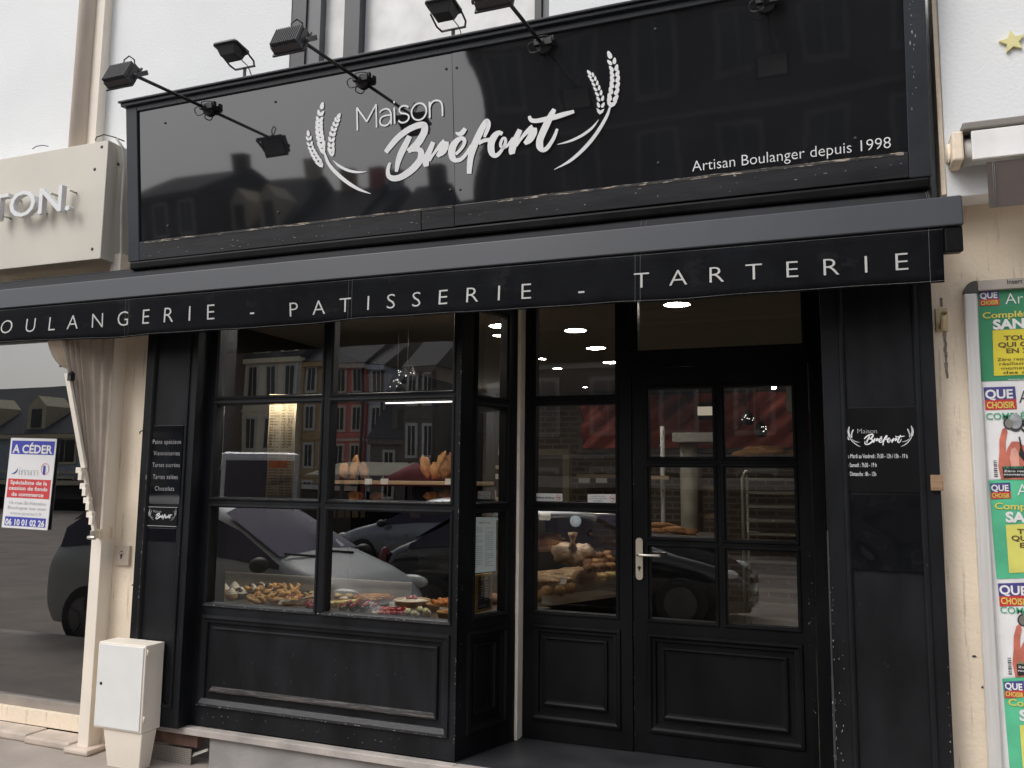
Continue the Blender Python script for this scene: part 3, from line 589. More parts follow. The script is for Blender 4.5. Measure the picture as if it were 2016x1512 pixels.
# ---------------------------------------------------------------- floodlights
def rotx(a): return Matrix.Rotation(a,3,'X')
def lampproto(px,py,label):
    u,v=sg(px,py); W0=TS@Vector((u,0,v)); t=thing('arm_floodlight',label,'floodlight',W0,'floodlights on arms over the sign')
    T=TS@Matrix.Translation((u,0,v))
    b=MB(T); b.tube([(0,.02,0),(0,.575,0)],.0095,10); b.build('arm',METL,t)
    b=MB(T); b.lathe([(.04,-.015),(.04,.006),(.018,.012),(.014,.05),(0,.05)],(0,0,0),(0,1,0),16); b.obox((.03,.02,.008),(.05,.03,.035)); b.obox((-.028,.016,.012),(.03,.03,.03)); b.obox((.058,.014,.02),(.012,.026,.03)); b.build('mounting_rosette',METL,t,bevel=.002)
    b=MB(T)
    b.tube([(-.02+.034*math.cos(a)-.02,.03+.006*math.sin(3*a),-.012+.03*math.sin(a)) for a in [k*.35 for k in range(38)]],.0032,6)
    b.tube([(-.03,.03,.02),(-.01,.045,.03),(.02,.04,.034),(.05,.03,.03),(.06,.03,.0)],.003,6)
    b.build('cable_coil',METL,t)
    # head: local axes hx = u, hz = height (leans inward), hn = out of the finned back
    le=R(31); hz=Vector((0,-math.sin(le),math.cos(le))); hn=Vector((0,math.cos(le),math.sin(le))); hx=Vector((1,0,0))
    M=Matrix((hx,hn,hz)).transposed(); c=Vector((-.012,.65,-.03)); K=1.2
    b=MB(T)
    b.obox(c,(.135*K,.03*K,.098*K),M)
    for k in range(13): b.obox(c+M@Vector((-.06+.01*k,.0235,0))*K,(.0035*K,.019*K,.094*K),M)
    b.obox(c+M@Vector((.0,.012,.051))*K,(.05,.02,.008),M)
    b.build('finned_body',mat('fin_metal',(.045,.046,.05),.45,var=.2),t)
    b=MB(T); b.obox(c+M@Vector((0,-.019,0))*K,(.152*K,.008*K,.116*K),M); b.build('bezel',METL,t,bevel=.002)
    b=MB(T); b.obox(c+M@Vector((0,-.0235,0))*K,(.125*K,.002,.088*K),M); b.build('lamp_glass',mat('pale_lamp_glass',(.5,.5,.48),.15),t)
    b=MB(T)
    piv=c+M@Vector((0,-.004,-.012)); cr=Vector((c.x,.572,.0))
    for s in(-1,1):
        p=piv+Vector((s*.099,0,0)); q=cr+Vector((s*.099,0,0)); d=q-p; mid=(p+q)/2
        Mr=Matrix((hx,d.normalized(),hx.cross(d.normalized()))).transposed(); b.obox(mid,(.004,d.length+.01,.022),Mr)
        b.lathe([(.011,0),(.011,.008),(0,.008)],p,(s,0,0),10)
    b.obox(cr,(.202,.005,.026)); b.build('bracket',MET2,t)
    b=MB(T); b.tube([(c.x-.01,.63,.01),(c.x-.01,.62,.07),(c.x+.015,.61,.09),(c.x+.04,.60,.07),(c.x+.03,.585,.02),(c.x+.01,.57,.012)],.004,6); b.build('cable_loop',METL,t)
    return t,W0
L0,W0=lampproto(410,215,'black finned floodlight on an arm at the left end of the fascia sign')
for (x,y),l in(((712,160),'black arm floodlight above the word Maison on the fascia sign'),((1070,90),'black arm floodlight left of the right wheat ears on the fascia sign'),((1508,8),'black arm floodlight at the right end of the fascia sign, cut by the photo edge')):
    u,v=sg(x,y); dup(L0,TS@Vector((u,0,v)),None,l)
def topproto(px,py,label):
    u,v=sg(px,py,-.02); W_=TS@Vector((u,-.02,v)); t=thing('top_floodlight',label,'floodlight',W_,'floodlights lying on the sign cap')
    T=Matrix.Translation(W_)
    b=MB(T); rr=[]
    for sx,sy,a0 in((1,1,0),(-1,1,90),(-1,-1,180),(1,-1,270)):
        for k in range(4): a=R(a0+k*30); rr.append((sx*.062+.024*math.cos(a),sy*.05+.024*math.sin(a),.008))
    M=Matrix.Rotation(R(-6),3,'X')
    b.prism([M@Vector(p) for p in rr],M@Vector((0,0,.012))); b.build('bezel',MET2,t,bevel=.002)
    b=MB(T); b.prism([M@Vector((x,y,.0195)) for x,y in((-.066,-.055),(.066,-.055),(.066,.055),(-.066,.055))],M@Vector((0,0,.003))); b.build('lamp_glass',MATS['pale_lamp_glass'],t)
    b=MB(T); a=[(-.07,-.058,.007),(.07,-.058,.007),(.07,.06,.007),(-.07,.06,.007)]; c=[(-.05,-.03,-.045),(.05,-.03,-.045),(.05,.045,-.045),(-.05,.045,-.045)]
    b.add([M@Vector(p) for p in a+c],[(3,2,1,0),(4,5,6,7)]+[(i,(i+1)%4,4+(i+1)%4,4+i) for i in range(4)]); b.build('tapered_body',METL,t,bevel=.003)
    b=MB(T)
    for s in(-1,1): b.tube([(s*.088,.02,-.0),(s*.088,.10,-.03),(s*.07,.13,-.045)],.006,6)
    b.obox((0,.13,-.045),(.15,.014,.006)); b.obox((0,.13,-.09),(.02,.006,.10)); b.build('bracket',MET2,t)
    b=MB(T); b.tube([(.03,.045,-.03),(.05,.1,-.06),(.06,.14,-.13)],.003,6); b.build('cable',METL,t)
    return t
T0=topproto(455,100,'grey floodlight lying face up on the sign cap, between the two leftmost arm floodlights')
u,v=sg(873,18,-.02); dup(T0,TS@Vector((u,-.02,v)),None,'grey floodlight lying face up on the sign cap, above the join of the sign panels')
# ---------------------------------------------------------------- building shells
BB=thing('bakery_building','white rendered upper wall of the bakery house above the sign','building',(-1.8,.1,0))
wx0,wx1=at(572,60,.05).x,at(1081,10,.05).x; WZ0,WZ1=3.3,5.6
b=MB(); 
for x0,x1,z0,z1 in((-4.9,wx0,2.84,8.5),(wx1,.50,2.84,8.5),(wx0,wx1,2.84,WZ0),(wx0,wx1,WZ1,8.5)): b.box(x0,x1,.05,.35,z0,z1)
b.build('facade_wall',WHT,BB)
GRY=mat('grey_window_frame',(.11,.115,.125),.5); DKF=mat('dark_window_frame',(.045,.047,.052),.5)
b=MB(); xm=at(675,60,.05).x,at(705,60,.05).x; x2=at(600,60,.05).x; x3=at(626,60,.05).x; xr=at(1065,10,.05).x
b.box(wx0,x2,.055,.16,WZ0,WZ1); b.box(xm[0],xm[1],.06,.16,WZ0,WZ1); b.box(at(1052,10,.05).x,xr,.055,.16,WZ0,WZ1); UW=b.build('upper_window',DKF,BB)
b=MB(); b.box(x2,x3,.07,.15,WZ0,WZ1); b.build('casement',GRY,UW); b=MB(); b.box(xr+.004,wx1-.001,.07,.15,WZ0,WZ1); b.build('casement',GRY,UW)
b=MB(); b.box(x3,xm[0],.13,.14,WZ0,WZ1); b.box(xm[1],at(1052,10,.05).x,.13,.14,WZ0,WZ1); b.build('roller_blind',mat('white_blind',(.8,.8,.79),.9),UW)
# bakery interior shell
BRK=brick('interior_brick',(.20,.13,.095),(.15,.11,.085),(.27,.24,.20))
b=MB(); b.box(-4.4,.7,6.6,6.8,-.0,HT+.1); b.build('back_wall',BRK,BB)
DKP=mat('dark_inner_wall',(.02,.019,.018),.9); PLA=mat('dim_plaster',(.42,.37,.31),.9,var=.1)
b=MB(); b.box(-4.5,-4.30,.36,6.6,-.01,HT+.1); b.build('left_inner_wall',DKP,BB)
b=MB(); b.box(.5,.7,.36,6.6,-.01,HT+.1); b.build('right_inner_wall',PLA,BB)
b=MB(); b.box(-4.30,.5,.62,6.6,HT+.02,HT+.1); b.box(-4.30,-1.86,.065,.615,HT+.02,HT+.1); b.build('ceiling',mat('brown_grey_ceiling',(.27,.245,.215),.85,var=.06),BB)
b=MB(); b.box(-4.30,.5,.60,6.6,-.12,-.004); b.build('shop_floor',mat('shop_floor_tile',(.36,.32,.27),.4,var=.2),BB)
# left inner side of the bay and the side pieces closing the room
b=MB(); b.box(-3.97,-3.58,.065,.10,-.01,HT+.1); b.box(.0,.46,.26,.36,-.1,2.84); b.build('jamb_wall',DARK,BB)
# ---------------------------------------------------------------- step, pavement
PZ=-.215
def structure(o): o['kind']='structure'; return o
b=MB(); b.box(-30,20,-2.2,.6,PZ-.3,PZ); structure(b.build('pavement',PAV))
b=MB(); b.box(-30,20,-2.36,-2.204,PZ-.3,PZ+.004); structure(b.build('kerb',STONE,None,bevel=.02))
b=MB(); b.box(-160,160,-160,-2.364,PZ-.4,PZ-.12); structure(b.build('square_ground',mat('square_paving',(.24,.20,.17),.8,var=.3,vs=1.5,bump=.3,bs=8)))
ST=thing('entrance_step','grey stone step running under the shopfront with a dark tiled entrance','step',(-1.7,0,PZ))
b=MB(); sxl=at(309,1436,-.06).x; b.box(sxl,-1.83,-.062,-.002,-.040,-.001); b.box(-1.83,-.0,-.062,-.0,-.04,-.001); b.build('slab_edge',STONE,ST,bevel=.006)
b=MB(); b.prism([(-1.855,.0005,-.06),(-.002,.0005,-.06),(-.002,.6,-.06),(-1.70,.6,-.06)],(0,0,.0585)); b.build('entrance_tile',TILE,ST)
xg=at(413,1480,-.03).x
b=MB(); b.box(xg,-.0,-.034,.05,PZ-.01,-.041); b.box(-3.97,xg-.001,.10,.14,PZ-.01,-.041); b.build('concrete_riser',CON,ST)
GV=thing('cellar_grille','perforated metal cellar grille under the left end of the step','grille',(-3.7,-.03,PZ))
b=MB(); gx0,gx1=at(296,1480,-.03).x,at(377,1480,-.03).x; 
gm=bpy.data.materials.new('perforated_metal'); gm.use_nodes=True; nt=gm.node_tree; N=nt.nodes; bs_=N['Principled BSDF']; bs_.inputs['Base Color'].default_value=(.30,.27,.24,1); bs_.inputs['Metallic'].default_value=.3; bs_.inputs['Roughness'].default_value=.5
tc=N.new('ShaderNodeTexCoord'); vo=N.new('ShaderNodeTexVoronoi'); vo.inputs['Scale'].default_value=95; vo.inputs['Randomness'].default_value=0; rp=N.new('ShaderNodeValToRGB'); rp.color_ramp.elements[0].position=.30; rp.color_ramp.elements[1].position=.36; rp.color_ramp.elements[0].color=(.015,.013,.012,1); rp.color_ramp.elements[1].color=(.36,.33,.29,1)
nt.links.new(tc.outputs['Object'],vo.inputs['Vector']); nt.links.new(vo.outputs['Distance'],rp.inputs[0]); nt.links.new(rp.outputs[0],bs_.inputs['Base Color'])
b.box(gx0,gx1,-.034,-.028,PZ,-.125); b.build('mesh_plate',gm,GV)
b=MB(); b.box(gx0-.06,gx1+.03,-.02,.02,-.118,-.045); b.build('old_brick_sill',mat('old_brick',(.16,.09,.07),.9,var=.4,vs=12),GV)
b=MB(); b.prism([(gx1-.02,-.03,PZ+.035),(gx1+.11,-.02,PZ+.09),(gx1+.10,-.01,PZ+.10),(gx1-.01,-.02,PZ+.06)],(0,.004,0)); b.build('bent_corner',STEEL,GV)
# ---------------------------------------------------------------- electricity cabinet
EC=thing('electricity_cabinet','cream metal electricity cabinet on a narrower pedestal beside the black pilaster','cabinet',(-3.87,-.25,PZ))
cx0,cx1,cy0,cy1=-1.053*3.85,-.960*3.85,-.25,-.105; cz0,cz1=1.46-.380*3.85,1.46-.253*3.85
b=MB(); b.box(cx0,cx1,cy0,cy1,cz0,cz1); b.build('cabinet_body',CRW,EC,bevel=.006)
b=MB(); b.box(cx0+.006,cx1-.012,cy0-.006,cy0-.0005,cz0+.012,cz1-.01); b.build('cabinet_door',mat('white_cabinet_door',(.78,.785,.77),.5,var=.03,chips=(15,.70,(1.3,1.3,.8)),chipcol=(.60,.56,.50)),EC,bevel=.003)
b=MB()
for k in(.06,.44): 
    z=cz0+k*(cz1-cz0)/.5; b.lathe([(.006,0),(.006,.035),(0,.036)],(cx1+.003,cy0+.012,z),(0,0,1),8)
b.build('hinge',CRW,EC)
b=MB(); p=at(199,1345,cy0-.006); b.lathe([(.009,0),(.009,.002),(.006,.0025),(0,.0025)],(p.x,cy0-.006,p.z),(0,-1,0),12); b.box(p.x-.002,p.x+.002,cy0-.0095,cy0-.0065,p.z-.006,p.z+.003); b.build('lock',METL,EC)
b=MB(); q=[(cx0+.065,cy0+.01),(cx1-.002,cy0+.01),(cx1-.004,cy1-.02),(cx0+.065,cy1-.02)]; lo=[(cx0+.09,cy0+.03),(cx1-.03,cy0+.03),(cx1-.03,cy1-.03),(cx0+.09,cy1-.03)]
b.add([(x,y,cz0-.001) for x,y in q]+[(x,y,PZ) for x,y in lo],[(0,1,2,3)]+[(i,4+i,4+(i+1)%4,(i+1)%4) for i in range(4)]); b.build('pedestal',CRW,EC,bevel=.005)
# ---------------------------------------------------------------- left neighbour
NB=thing('neighbour_building','cream painted neighbouring shop front on the left with dark glass','building',(-6,.1,PZ))
npx0,npx1=-1.083*4.0,-1.0615*4.0
b=MB(); b.box(npx0,npx1,-.10,.2,PZ+.02,2.9); b.build('end_pilaster',CRW,NB,bevel=.004)
b=MB(); b.box(npx1+.001,-3.973,0.0,.25,PZ,2.84); b.build('party_wall',CRM,NB)
b=MB(); b.box(-14,-4.9,.05,.35,2.84,8.5); b.build('upper_wall',WHT,NB)
b=MB(); b.box(-9.5,npx0-.002,.10,.3,2.45,2.84); b.box(-9.5,npx0-.002,.06,.2,PZ+.05,PZ+.14); b.build('window_head',CRM,NB)
b=MB(); b.quad((-9.5,.13,PZ+.14),(npx0-.001,.13,PZ+.14),(npx0-.001,.13,2.45),(-9.5,.13,2.45)); b.build('shop_glass_pane',GLS2,NB)
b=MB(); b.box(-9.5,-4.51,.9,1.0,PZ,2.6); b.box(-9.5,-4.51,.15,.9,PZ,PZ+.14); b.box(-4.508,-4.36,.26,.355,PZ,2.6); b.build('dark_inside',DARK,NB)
b=MB(); b.box(-9.5,npx0-.002,.10,.16,PZ+.14,PZ+.20); b.build('aluminium_sill',mat('taupe_aluminium',(.30,.265,.235),.4),NB)
b=MB(); b.box(-9.5,at(60,1470,-.06).x,-.10,.06,PZ,PZ+.05); b.box(at(62,1470,-.06).x,npx0-.05,-.12,.06,PZ,PZ+.045); b.box(npx0-.05,npx1+.06,-.16,.0,PZ,PZ+.035); b.build('stone_threshold',mat('worn_cream_stone',(.55,.47,.40),.85,var=.2,vs=5,bump=.4,bs=20),NB,bevel=.012)
PI=thing('downpipe','rusty beige drainpipe running up the white wall above the metal fascia','pipe',(-4.8,0,3))
pxa,pxb=-1.176*4.12,-1.134*4.12
b=MB(); b.lathe([((pxb-pxa)*.36,0),((pxb-pxa)*.36,5)],(pxa+(pxb-pxa)*.42,-.03,3.2),(0,0,1),18); b.build('pipe',PIPE,PI)
b=MB(); b.box(pxb-.05,pxb+.04,-.02,.049,3.2,8); b.build('render_strip',CRW,PI)
TB=thing('metal_fascia','beige metal shop fascia box with raised white letters at the left edge','sign',(-5.5,0,2.84))
tx=-4.30; b=MB(); b.box(-8,tx,-.21,.045,2.84,3.63); b.build('cladding',BEI,TB,bevel=.004)
b=MB(); 
for x,y in((200,289),(181,490),(186,333)): p=at(x,y,-.212); b.lathe([(.011,0),(.009,.004),(0,.005)],(p.x,-.21,p.z),(0,-1,0),10)
p=Vector((tx,-.12,3.5)); b.lathe([(.011,0),(.009,.004),(0,.005)],p,(1,0,0),10); b.build('rivet',MET2,TB)
P=at(-20,436,-.27);Q=at(141,415,-.27); zc=(P.z+Q.z)/2; hh=at(95,372,-.27).z-at(95,423,-.27).z
o=text('TON.','raised_letter',mat('letter_face_white',(.70,.71,.72),.4,var=.02),TB,(P.x,-.27,zc),(Q.x,-.27,zc),hh,.004,lift=0,thick=.018)
b=MB()
for k in range(9): x=P.x+(Q.x-P.x)*(k+.5)/9; b.tube([(x,-.265,zc+hh*(.15 if k%2 else .8)),(x,-.209,zc+hh*(.15 if k%2 else .8))],.006,6)
b.build('stand_off',STEEL,TB)
b=MB(); c=[(tx+.012,-.16,3.66),(tx+.03,-.12,3.61),(tx+.03,-.1,3.5),(tx+.032,-.1,3.2),(tx+.034,-.08,2.9),(tx+.036,-.06,2.72)]; b.tube(c,.0085,8); tag(b.build('white_cable',mat('white_cable_pvc',(.7,.68,.62),.6)),'white cable hanging down between the metal fascia and the black sign','cable')
b=MB(); p=at(188,268,-.15); b.tube([at(188,276,-.2),at(190,270,-.18),at(205,265,-.15),at(225,270,-.12),at(245,278,-.1)],.004,6); b.tube([at(64,293,-.1),at(72,288,-.1),at(84,286,-.1),at(95,288,-.1)],.003,6); tag(b.build('black_cable',METL),'thin black cable looping over the corner of the metal fascia','cable')
# folded side awning
FA=thing('hooded_awning','cream hooded awning folded over the neighbour window with gathered taupe side curtain','awning',(-4.4,-.3,1.2))
b=MB(); prof=[]
hx=-4.50
for k in range(19):
    a=math.pi*k/18; prof.append((-.10-.215*math.sin(a)**.8,2.435+.29*math.cos(a)))
b.prism([(-9,y,z) for y,z in prof if z>2.48]+[(-9,-.10,2.48)],(9+hx-.03,0,0)); b.build('hood_roll',mat('off_white_hood',(.80,.76,.70),.8,var=.05,bump=.2,bs=14),FA,bevel=.012)
vs=[];n=len(prof)
for i in range(5):
    x=hx-.10+.15*i/4; s=1-.12*(i/4)**2
    for y,z in prof: vs.append((x,-.10+(y+.10)*s,2.435+(z-2.435)*s))
for q in range(2): pass
b=MB(); b.add(vs,[(i*n+k,i*n+k+1,(i+1)*n+k+1,(i+1)*n+k) for i in range(4) for k in range(n-1)],True); b.add(vs[-n:],[tuple(range(n))]); b.add(vs[:n],[tuple(range(n-1,-1,-1))]); b.build('hood_end',CRF,FA)
tp=[(128,672),(142,671),(152,671),(158,670),(166,670),(224,666),(229,666)]; 
NP=72; rows=14; b=MB(); vs=[]
for j in range(rows+1):
    t=j/rows
    for i in range(NP+1):
        s=i/NP
        xt=127+(229-127)*s; yt=655-4*s; xb=183+(197-183)*s; yb=1046-4*s
        Yd=-.30+.19*s; Yb=-.14
        pl_=.5-.5*math.cos(s*math.pi*2*(9 if s<.42 else 4.2)) ; amp=(.05 if s<.42 else .018)*(1-.75*t)
        p=at(xt+(xb-xt)*t**.92,yt+(yb-yt)*t,Yd+(Yb-Yd)*t); vs.append((p.x,p.y-amp*pl_,p.z))
b.add(vs,[(j*(NP+1)+i,(j+1)*(NP+1)+i,(j+1)*(NP+1)+i+1,j*(NP+1)+i+1) for j in range(rows) for i in range(NP)],True); b.build('gathered_curtain',TAUP,FA)
b=MB(); A0=at(133,735,-.30);A1=at(166,922,-.22);A2=at(186,1045,-.17)
def bar(b,p,q,w,d):
    p,q=Vector(p),Vector(q); z=(q-p).normalized(); x=Vector((1,0,0)); y=z.cross(x).normalized(); x=y.cross(z); b.obox((p+q)/2,(w,d,(q-p).length),Matrix((x,y,z)).transposed())
bar(b,A0,A1,.036,.02); bar(b,A1,A2,.022,.02); b.build('arm_rail',CRW,FA,bevel=.002)
for x,y in((158,926),(166,957),(173,985),(179,1013)):
    b=MB(); p=at(x,y,-.25); b.obox(p,(.045,.03,.035)); b.obox(p+Vector((.02,-.01,-.035)),(.03,.02,.05)); b.build('arm_clamp',CRW,FA,bevel=.003)
b=MB(); p=at(140,742,-.31); b.obox(p,(.03,.03,.05)); b.lathe([(.014,0),(.014,.02),(0,.02)],p+Vector((0,-.01,.02)),(1,0,0),10); b.build('top_joint',METL,FA)
b=MB(); p=at(186,1052,-.15); b.obox(p,(.035,.04,.05)); b.lathe([(.012,-.03),(.012,.03),(0,.03)],p+Vector((0,-.02,-.02)),(1,0,0),10); b.build('pivot_joint',STEEL,FA,bevel=.004)
b=MB(); p=at(203,1051,-.106); bx=npx1; b.box(bx+.0005,bx+.006,-.10,.04,p.z-.035,p.z+.035); b.box(bx-.02,bx,-.112,-.1015,p.z-.035,p.z+.03); b.build('wall_bracket',CRM,FA,bevel=.003)
KP=thing('key_switch_plate','small brushed metal key switch plate on the cream wall above the cabinet','switch plate',(-4.15,-.02,1))
p0=at(226,1073,-.02);p1=at(252,1114,-.02); b=MB(); b.box(p0.x,p1.x,-.02,-.001,p1.z,p0.z); b.build('plate',mat('cream_metal_plate',(.62,.54,.45),.4,metal=.4),KP,bevel=.003)
b=MB(); cx_=(p0.x+p1.x)/2; cz_=(p0.z+p1.z)/2; b.lathe([(.009,0),(.009,.002),(0,.002)],(cx_,-.0205,cz_),(0,-1,0),12); b.box(cx_-.004,cx_+.004,-.0225,-.0208,cz_-.022,cz_-.004)
for s in(-1,1): b.lathe([(.003,0),(.003,.001),(0,.001)],(cx_+s*.016,-.0205,cz_+.012),(0,-1,0),8)
b.box(cx_-.009,cx_+.009,-.0222,-.0206,cz_+.022,cz_+.027); b.build('keyhole',METL,KP)
b=MB(); p=at(283,852,-.10); b.tube([p+Vector((0,.02,0)),p+Vector((-.005,-.01,.012)),p+Vector((-.015,-.015,.006)),p+Vector((-.02,-.012,-.008))],.004,6); q=at(262,1151,-.10); b.tube([q+Vector((.012,0,.004)),q,q+Vector((-.008,0,-.004))],.004,6); tag(b.build('shutter_hook',METL),'small bent iron hooks on the left edge of the black shopfront','hook')
# for-sale placard on the neighbour glass
SP=thing('for_sale_placard','white blue and red for-sale placard reading A CEDER on the dark glass','placard',(-5,.12,1))
YS=.118; cs=[at(x,y,YS) for x,y in((23,862),(113,864),(94,1044),(4,1038))]
WS=mat('placard_white',(.80,.80,.81),.6,var=.02);BLU=mat('placard_blue',(.045,.06,.42),.6,var=.05);RED=mat('placard_red',(.62,.05,.05),.6,var=.05);GRT=mat('placard_grey_text',(.45,.45,.47),.6)
def qp(s,t): return cs[0].lerp(cs[1],s).lerp(cs[3].lerp(cs[2],s),t)
ex=(cs[1]-cs[0]).normalized(); ez=(cs[0]-cs[3]).normalized(); en=ex.cross(ez).normalized()
b=MB(); b.prism([cs[3],cs[2],cs[1],cs[0]],en*.004); b.build('board',WS,SP)
def prect(s0,s1,t0,t1,m,l=.005): b=MB(); b.quad(*[qp(s,t)+en*l for s,t in((s0,t1),(s1,t1),(s1,t0),(s0,t0))]); b.build('colour_band',m,SP)
prect(.04,.97,.03,.18,BLU); prect(.04,.97,.455,.665,RED); prect(.06,.95,.875,.975,BLU)
def ptx(s,a,c,t,h,m,off=0): P,Q=qp(a,t),qp(c,t); return text(s,'lettering',m,SP,P,Q,h*(cs[0]-cs[3]).length,off,up=ez,n=en,lift=.0065)
ptx('A CÉDER',.07,.94,.165,.09,WS,.03); ptx('Spécialiste de la',.1,.9,.515,.042,WS,.02); ptx('cession de fonds',.08,.92,.578,.042,WS,.02); ptx('de commerce',.15,.85,.645,.042,WS,.02)
ptx('imm',.26,.68,.415,.10,GRT,-.016); ptx('1',.78,.83,.40,.10,BLU,.01); ptx('16 rue St Nicolas',.12,.92,.735,.035,GRT); ptx('Boulogne sur mer',.1,.94,.79,.035,GRT); ptx('www.jimmo1.fr',.16,.86,.85,.035,GRT); ptx('06 10 01 02 26',.08,.93,.965,.065,WS,.03)
b=MB(); cc=qp(.82,.335); rr=[cc+ex*(.085*.42*math.cos(a))+ez*(.03*1.05*math.sin(a))*1.2+en*.006 for a in [k*.25 for k in range(26)]]; b.tube(rr,.0014,5); b.build('red_ring',RED,SP)
b=MB(); rr=[qp(.1+.12*math.sin(a),.40-.10*(1-math.cos(a))*.6)+en*.006 for a in [k*.2 for k in range(9)]]; b.tube(rr,[.001,.002,.003,.0035,.0035,.003,.0025,.002,.001],6); b.build('swoosh',BLU,SP)
# ---------------------------------------------------------------- right neighbour
RB=thing('right_building','cream rendered wall of the shop on the right','building',(2,.1,PZ))
b=MB(); b.box(.466,8,-.002,.35,PZ-.05,2.74); b.build('lower_wall',CRM,RB)
b=MB(); b.box(.95,8,.06,.35,2.74,8.5); b.box(.502,.95,.06,.35,2.74,8.5); b.build('upper_wall',WHT,RB)
RFX=.136*3.95
RF=thing('white_fascia','white fascia board with a yellow star over the right hand shop','sign',(1.2,-.15,2.71))
b=MB(); b.box(RFX,6,-.15,-.004,2.71,4.2); b.build('board',WHT,RF,bevel=.004)
b=MB(); b.box(RFX-.02,RFX-.0015,-.14,-.004,2.73,4.2); b.build('side_trim',CRM,RF)
c=at(1993,82,-.16); b=MB(); st=[]
for k in range(10):
    a=math.pi/2+k*math.pi/5+.12; r_=.052*(1 if k%2==0 else .45); st.append((c.x+r_*math.cos(a),-.153,c.z+r_*math.sin(a)))
b.prism(st[::-1],(0,-.012,0)); b.build('star',mat('yellow_star',(.72,.66,.32),.6),RF)
RA=thing('shop_awning','rolled up awning with brown valance under the white fascia on the right','awning',(1,-.4,2.7))
rz=at(1900,300,-.21).z; xa=at(1898,300,-.25).x
b=MB(); b.lathe([(.06,0),(.06,5)],(xa,-.21,rz),(1,0,0),18); b.build('roller',mat('white_awning_tube',(.78,.77,.74),.5),RA)
b=MB(); b.box(xa+.02,6,-.32,-.30,rz-.075,rz+.05); b.build('front_rail',mat('white_rail',(.82,.82,.81),.4),RA,bevel=.004)
b=MB(); b.box(xa-.01,6,-.31,-.152,rz+.062,rz+.095); b.build('cover_hood',mat('grey_hood_metal',(.22,.20,.18),.5),RA,bevel=.006)
b=MB(); b.box(xa-.05,xa-.005,-.29,-.152,rz-.06,rz+.07); b.lathe([(.045,0),(.045,.02),(0,.021)],(xa-.045,-.21,rz),(-1,0,0),14); b.build('end_bracket',CRM,RA,bevel=.01)
vx=at(1943,320,-.31).x; b=MB(); vs=[]
zt=at(1950,318,-.31).z; zb=at(1950,408,-.31).z
for j in range(5):
    for i in range(61): u=vx+5*i/60; vs.append((u,-.305-.006*math.sin(u*7)*j/4,zt+(zb-zt)*j/4))
b.add(vs,[(j*61+i,(j+1)*61+i,(j+1)*61+i+1,j*61+i+1) for j in range(4) for i in range(60)],True); b.build('valance',mat('brown_valance_fabric',(.085,.068,.062),.9,bump=.2,bs=200),RA)
b=MB(); b.tube([(vx+.02,-.308,zt),(vx+.02,-.313,zb)],.001,4); b.tube([(vx+.026,-.308,zt),(vx+.026,-.313,zb)],.001,4); b.build('hem_stitching',STI,RA)
b=MB(); b.box(RFX+.02,6,-.29,-.01,2.55,2.67) if False else None
FH=thing('flagpole_holder','cream metal flagpole holder tube on a square plate beside the awning end','bracket',(.51,0,2.2))
p0=at(1841,608,-.004);p1=at(1867,652,-.004); FHM=mat('cream_bracket_paint',(.66,.56,.36),.5)
b=MB(); b.box(p0.x,p1.x,-.012,-.003,p1.z,p0.z); b.build('plate',FHM,FH,bevel=.001)
b=MB(); a=at(1855,645,-.012); c=at(1858,617,-.09); b.tube([a,c],.0125,12,False); b.tube([c,a],.010,12,False); b.build('socket_tube',FHM,FH)
b=MB(); a=at(1860,652,-.003); c=at(1862,745,-.003); 
for k in range(9): z0=a.z+(c.z-a.z)*k/9; b.box(a.x-.008+.002*(k%3),a.x+.006-.002*(k%2),-.0045,-.003,z0-(a.z-c.z)/9,z0)
a=at(1853,595,-.003); b.box(a.x-.004,a.x+.006,-.0045,-.003,a.z-.02,a.z+.02); tag(b.build('glue_residue',mat('grey_residue',(.25,.22,.17),.9,var=.3,vs=30)),'grey strip of old glue residue on the wall below the flagpole holder','residue')
b=MB()
for x,y in((1918,1292),(1936,1353)): p=at(x,y,-.003); b.blob((p.x,-.004,p.z),(.008,.003,.005),None,.5,3)
tag(b.build('wall_chips',MET2),'two small dark chips in the white wall by the poster frame','chip')
# poster frame
PF=thing('poster_frame','wall mounted aluminium poster frame with rounded top corner and magazine covers','poster frame',(.62,0,0))
fx0=.1475*4.05; YF=-.045; fz1=at(1930,552,YF).z; rr=.05
b=MB(); fw=at(1926,640,YF).x-fx0
outer=[(fx0,PZ+.15)]+[(fx0+rr-rr*math.cos(a),fz1-rr+rr*math.sin(a)) for a in [math.pi/2*k/6 for k in range(7)]]+[(fx0+.95,fz1),(fx0+.95,PZ+.15)]
b.box(fx0,fx0+fw,YF,-.003,PZ+.15,fz1-rr-.005); b.build('side_profile',mat('brushed_aluminium',(.72,.71,.69),.38,metal=.3,var=.08,stretch=(8,8,.4)),PF,bevel=.006)
b=MB(); b.box(fx0+.055,fx0+.9,YF,-.003,fz1-.045,fz1); hd=b.build('header',mat('header_aluminium',(.46,.42,.37),.4,metal=.4),PF,bevel=.003)
b=MB(); b.prism([(x,YF,z) for x,z in outer[1:8]]+[(fx0+.053,YF,fz1),(fx0+.053,YF,fz1-rr-.003),(fx0+fw,YF,fz1-rr-.003),(fx0+.0,YF,fz1-rr-.003)],(0,.04,0)); b.build('corner_cap',mat('dark_plastic_cap',(.07,.068,.065),.5),PF)
txt('Insert',PF,(1983,560),(2013,557),9,YF,METL,'lettering',.012)
b=MB(); b.box(fx0+fw+.001,fx0+.9,-.02,-.003,PZ+.15,fz1-.05); b.build('backing',mat('white_backing',(.8,.8,.8),.6),PF)
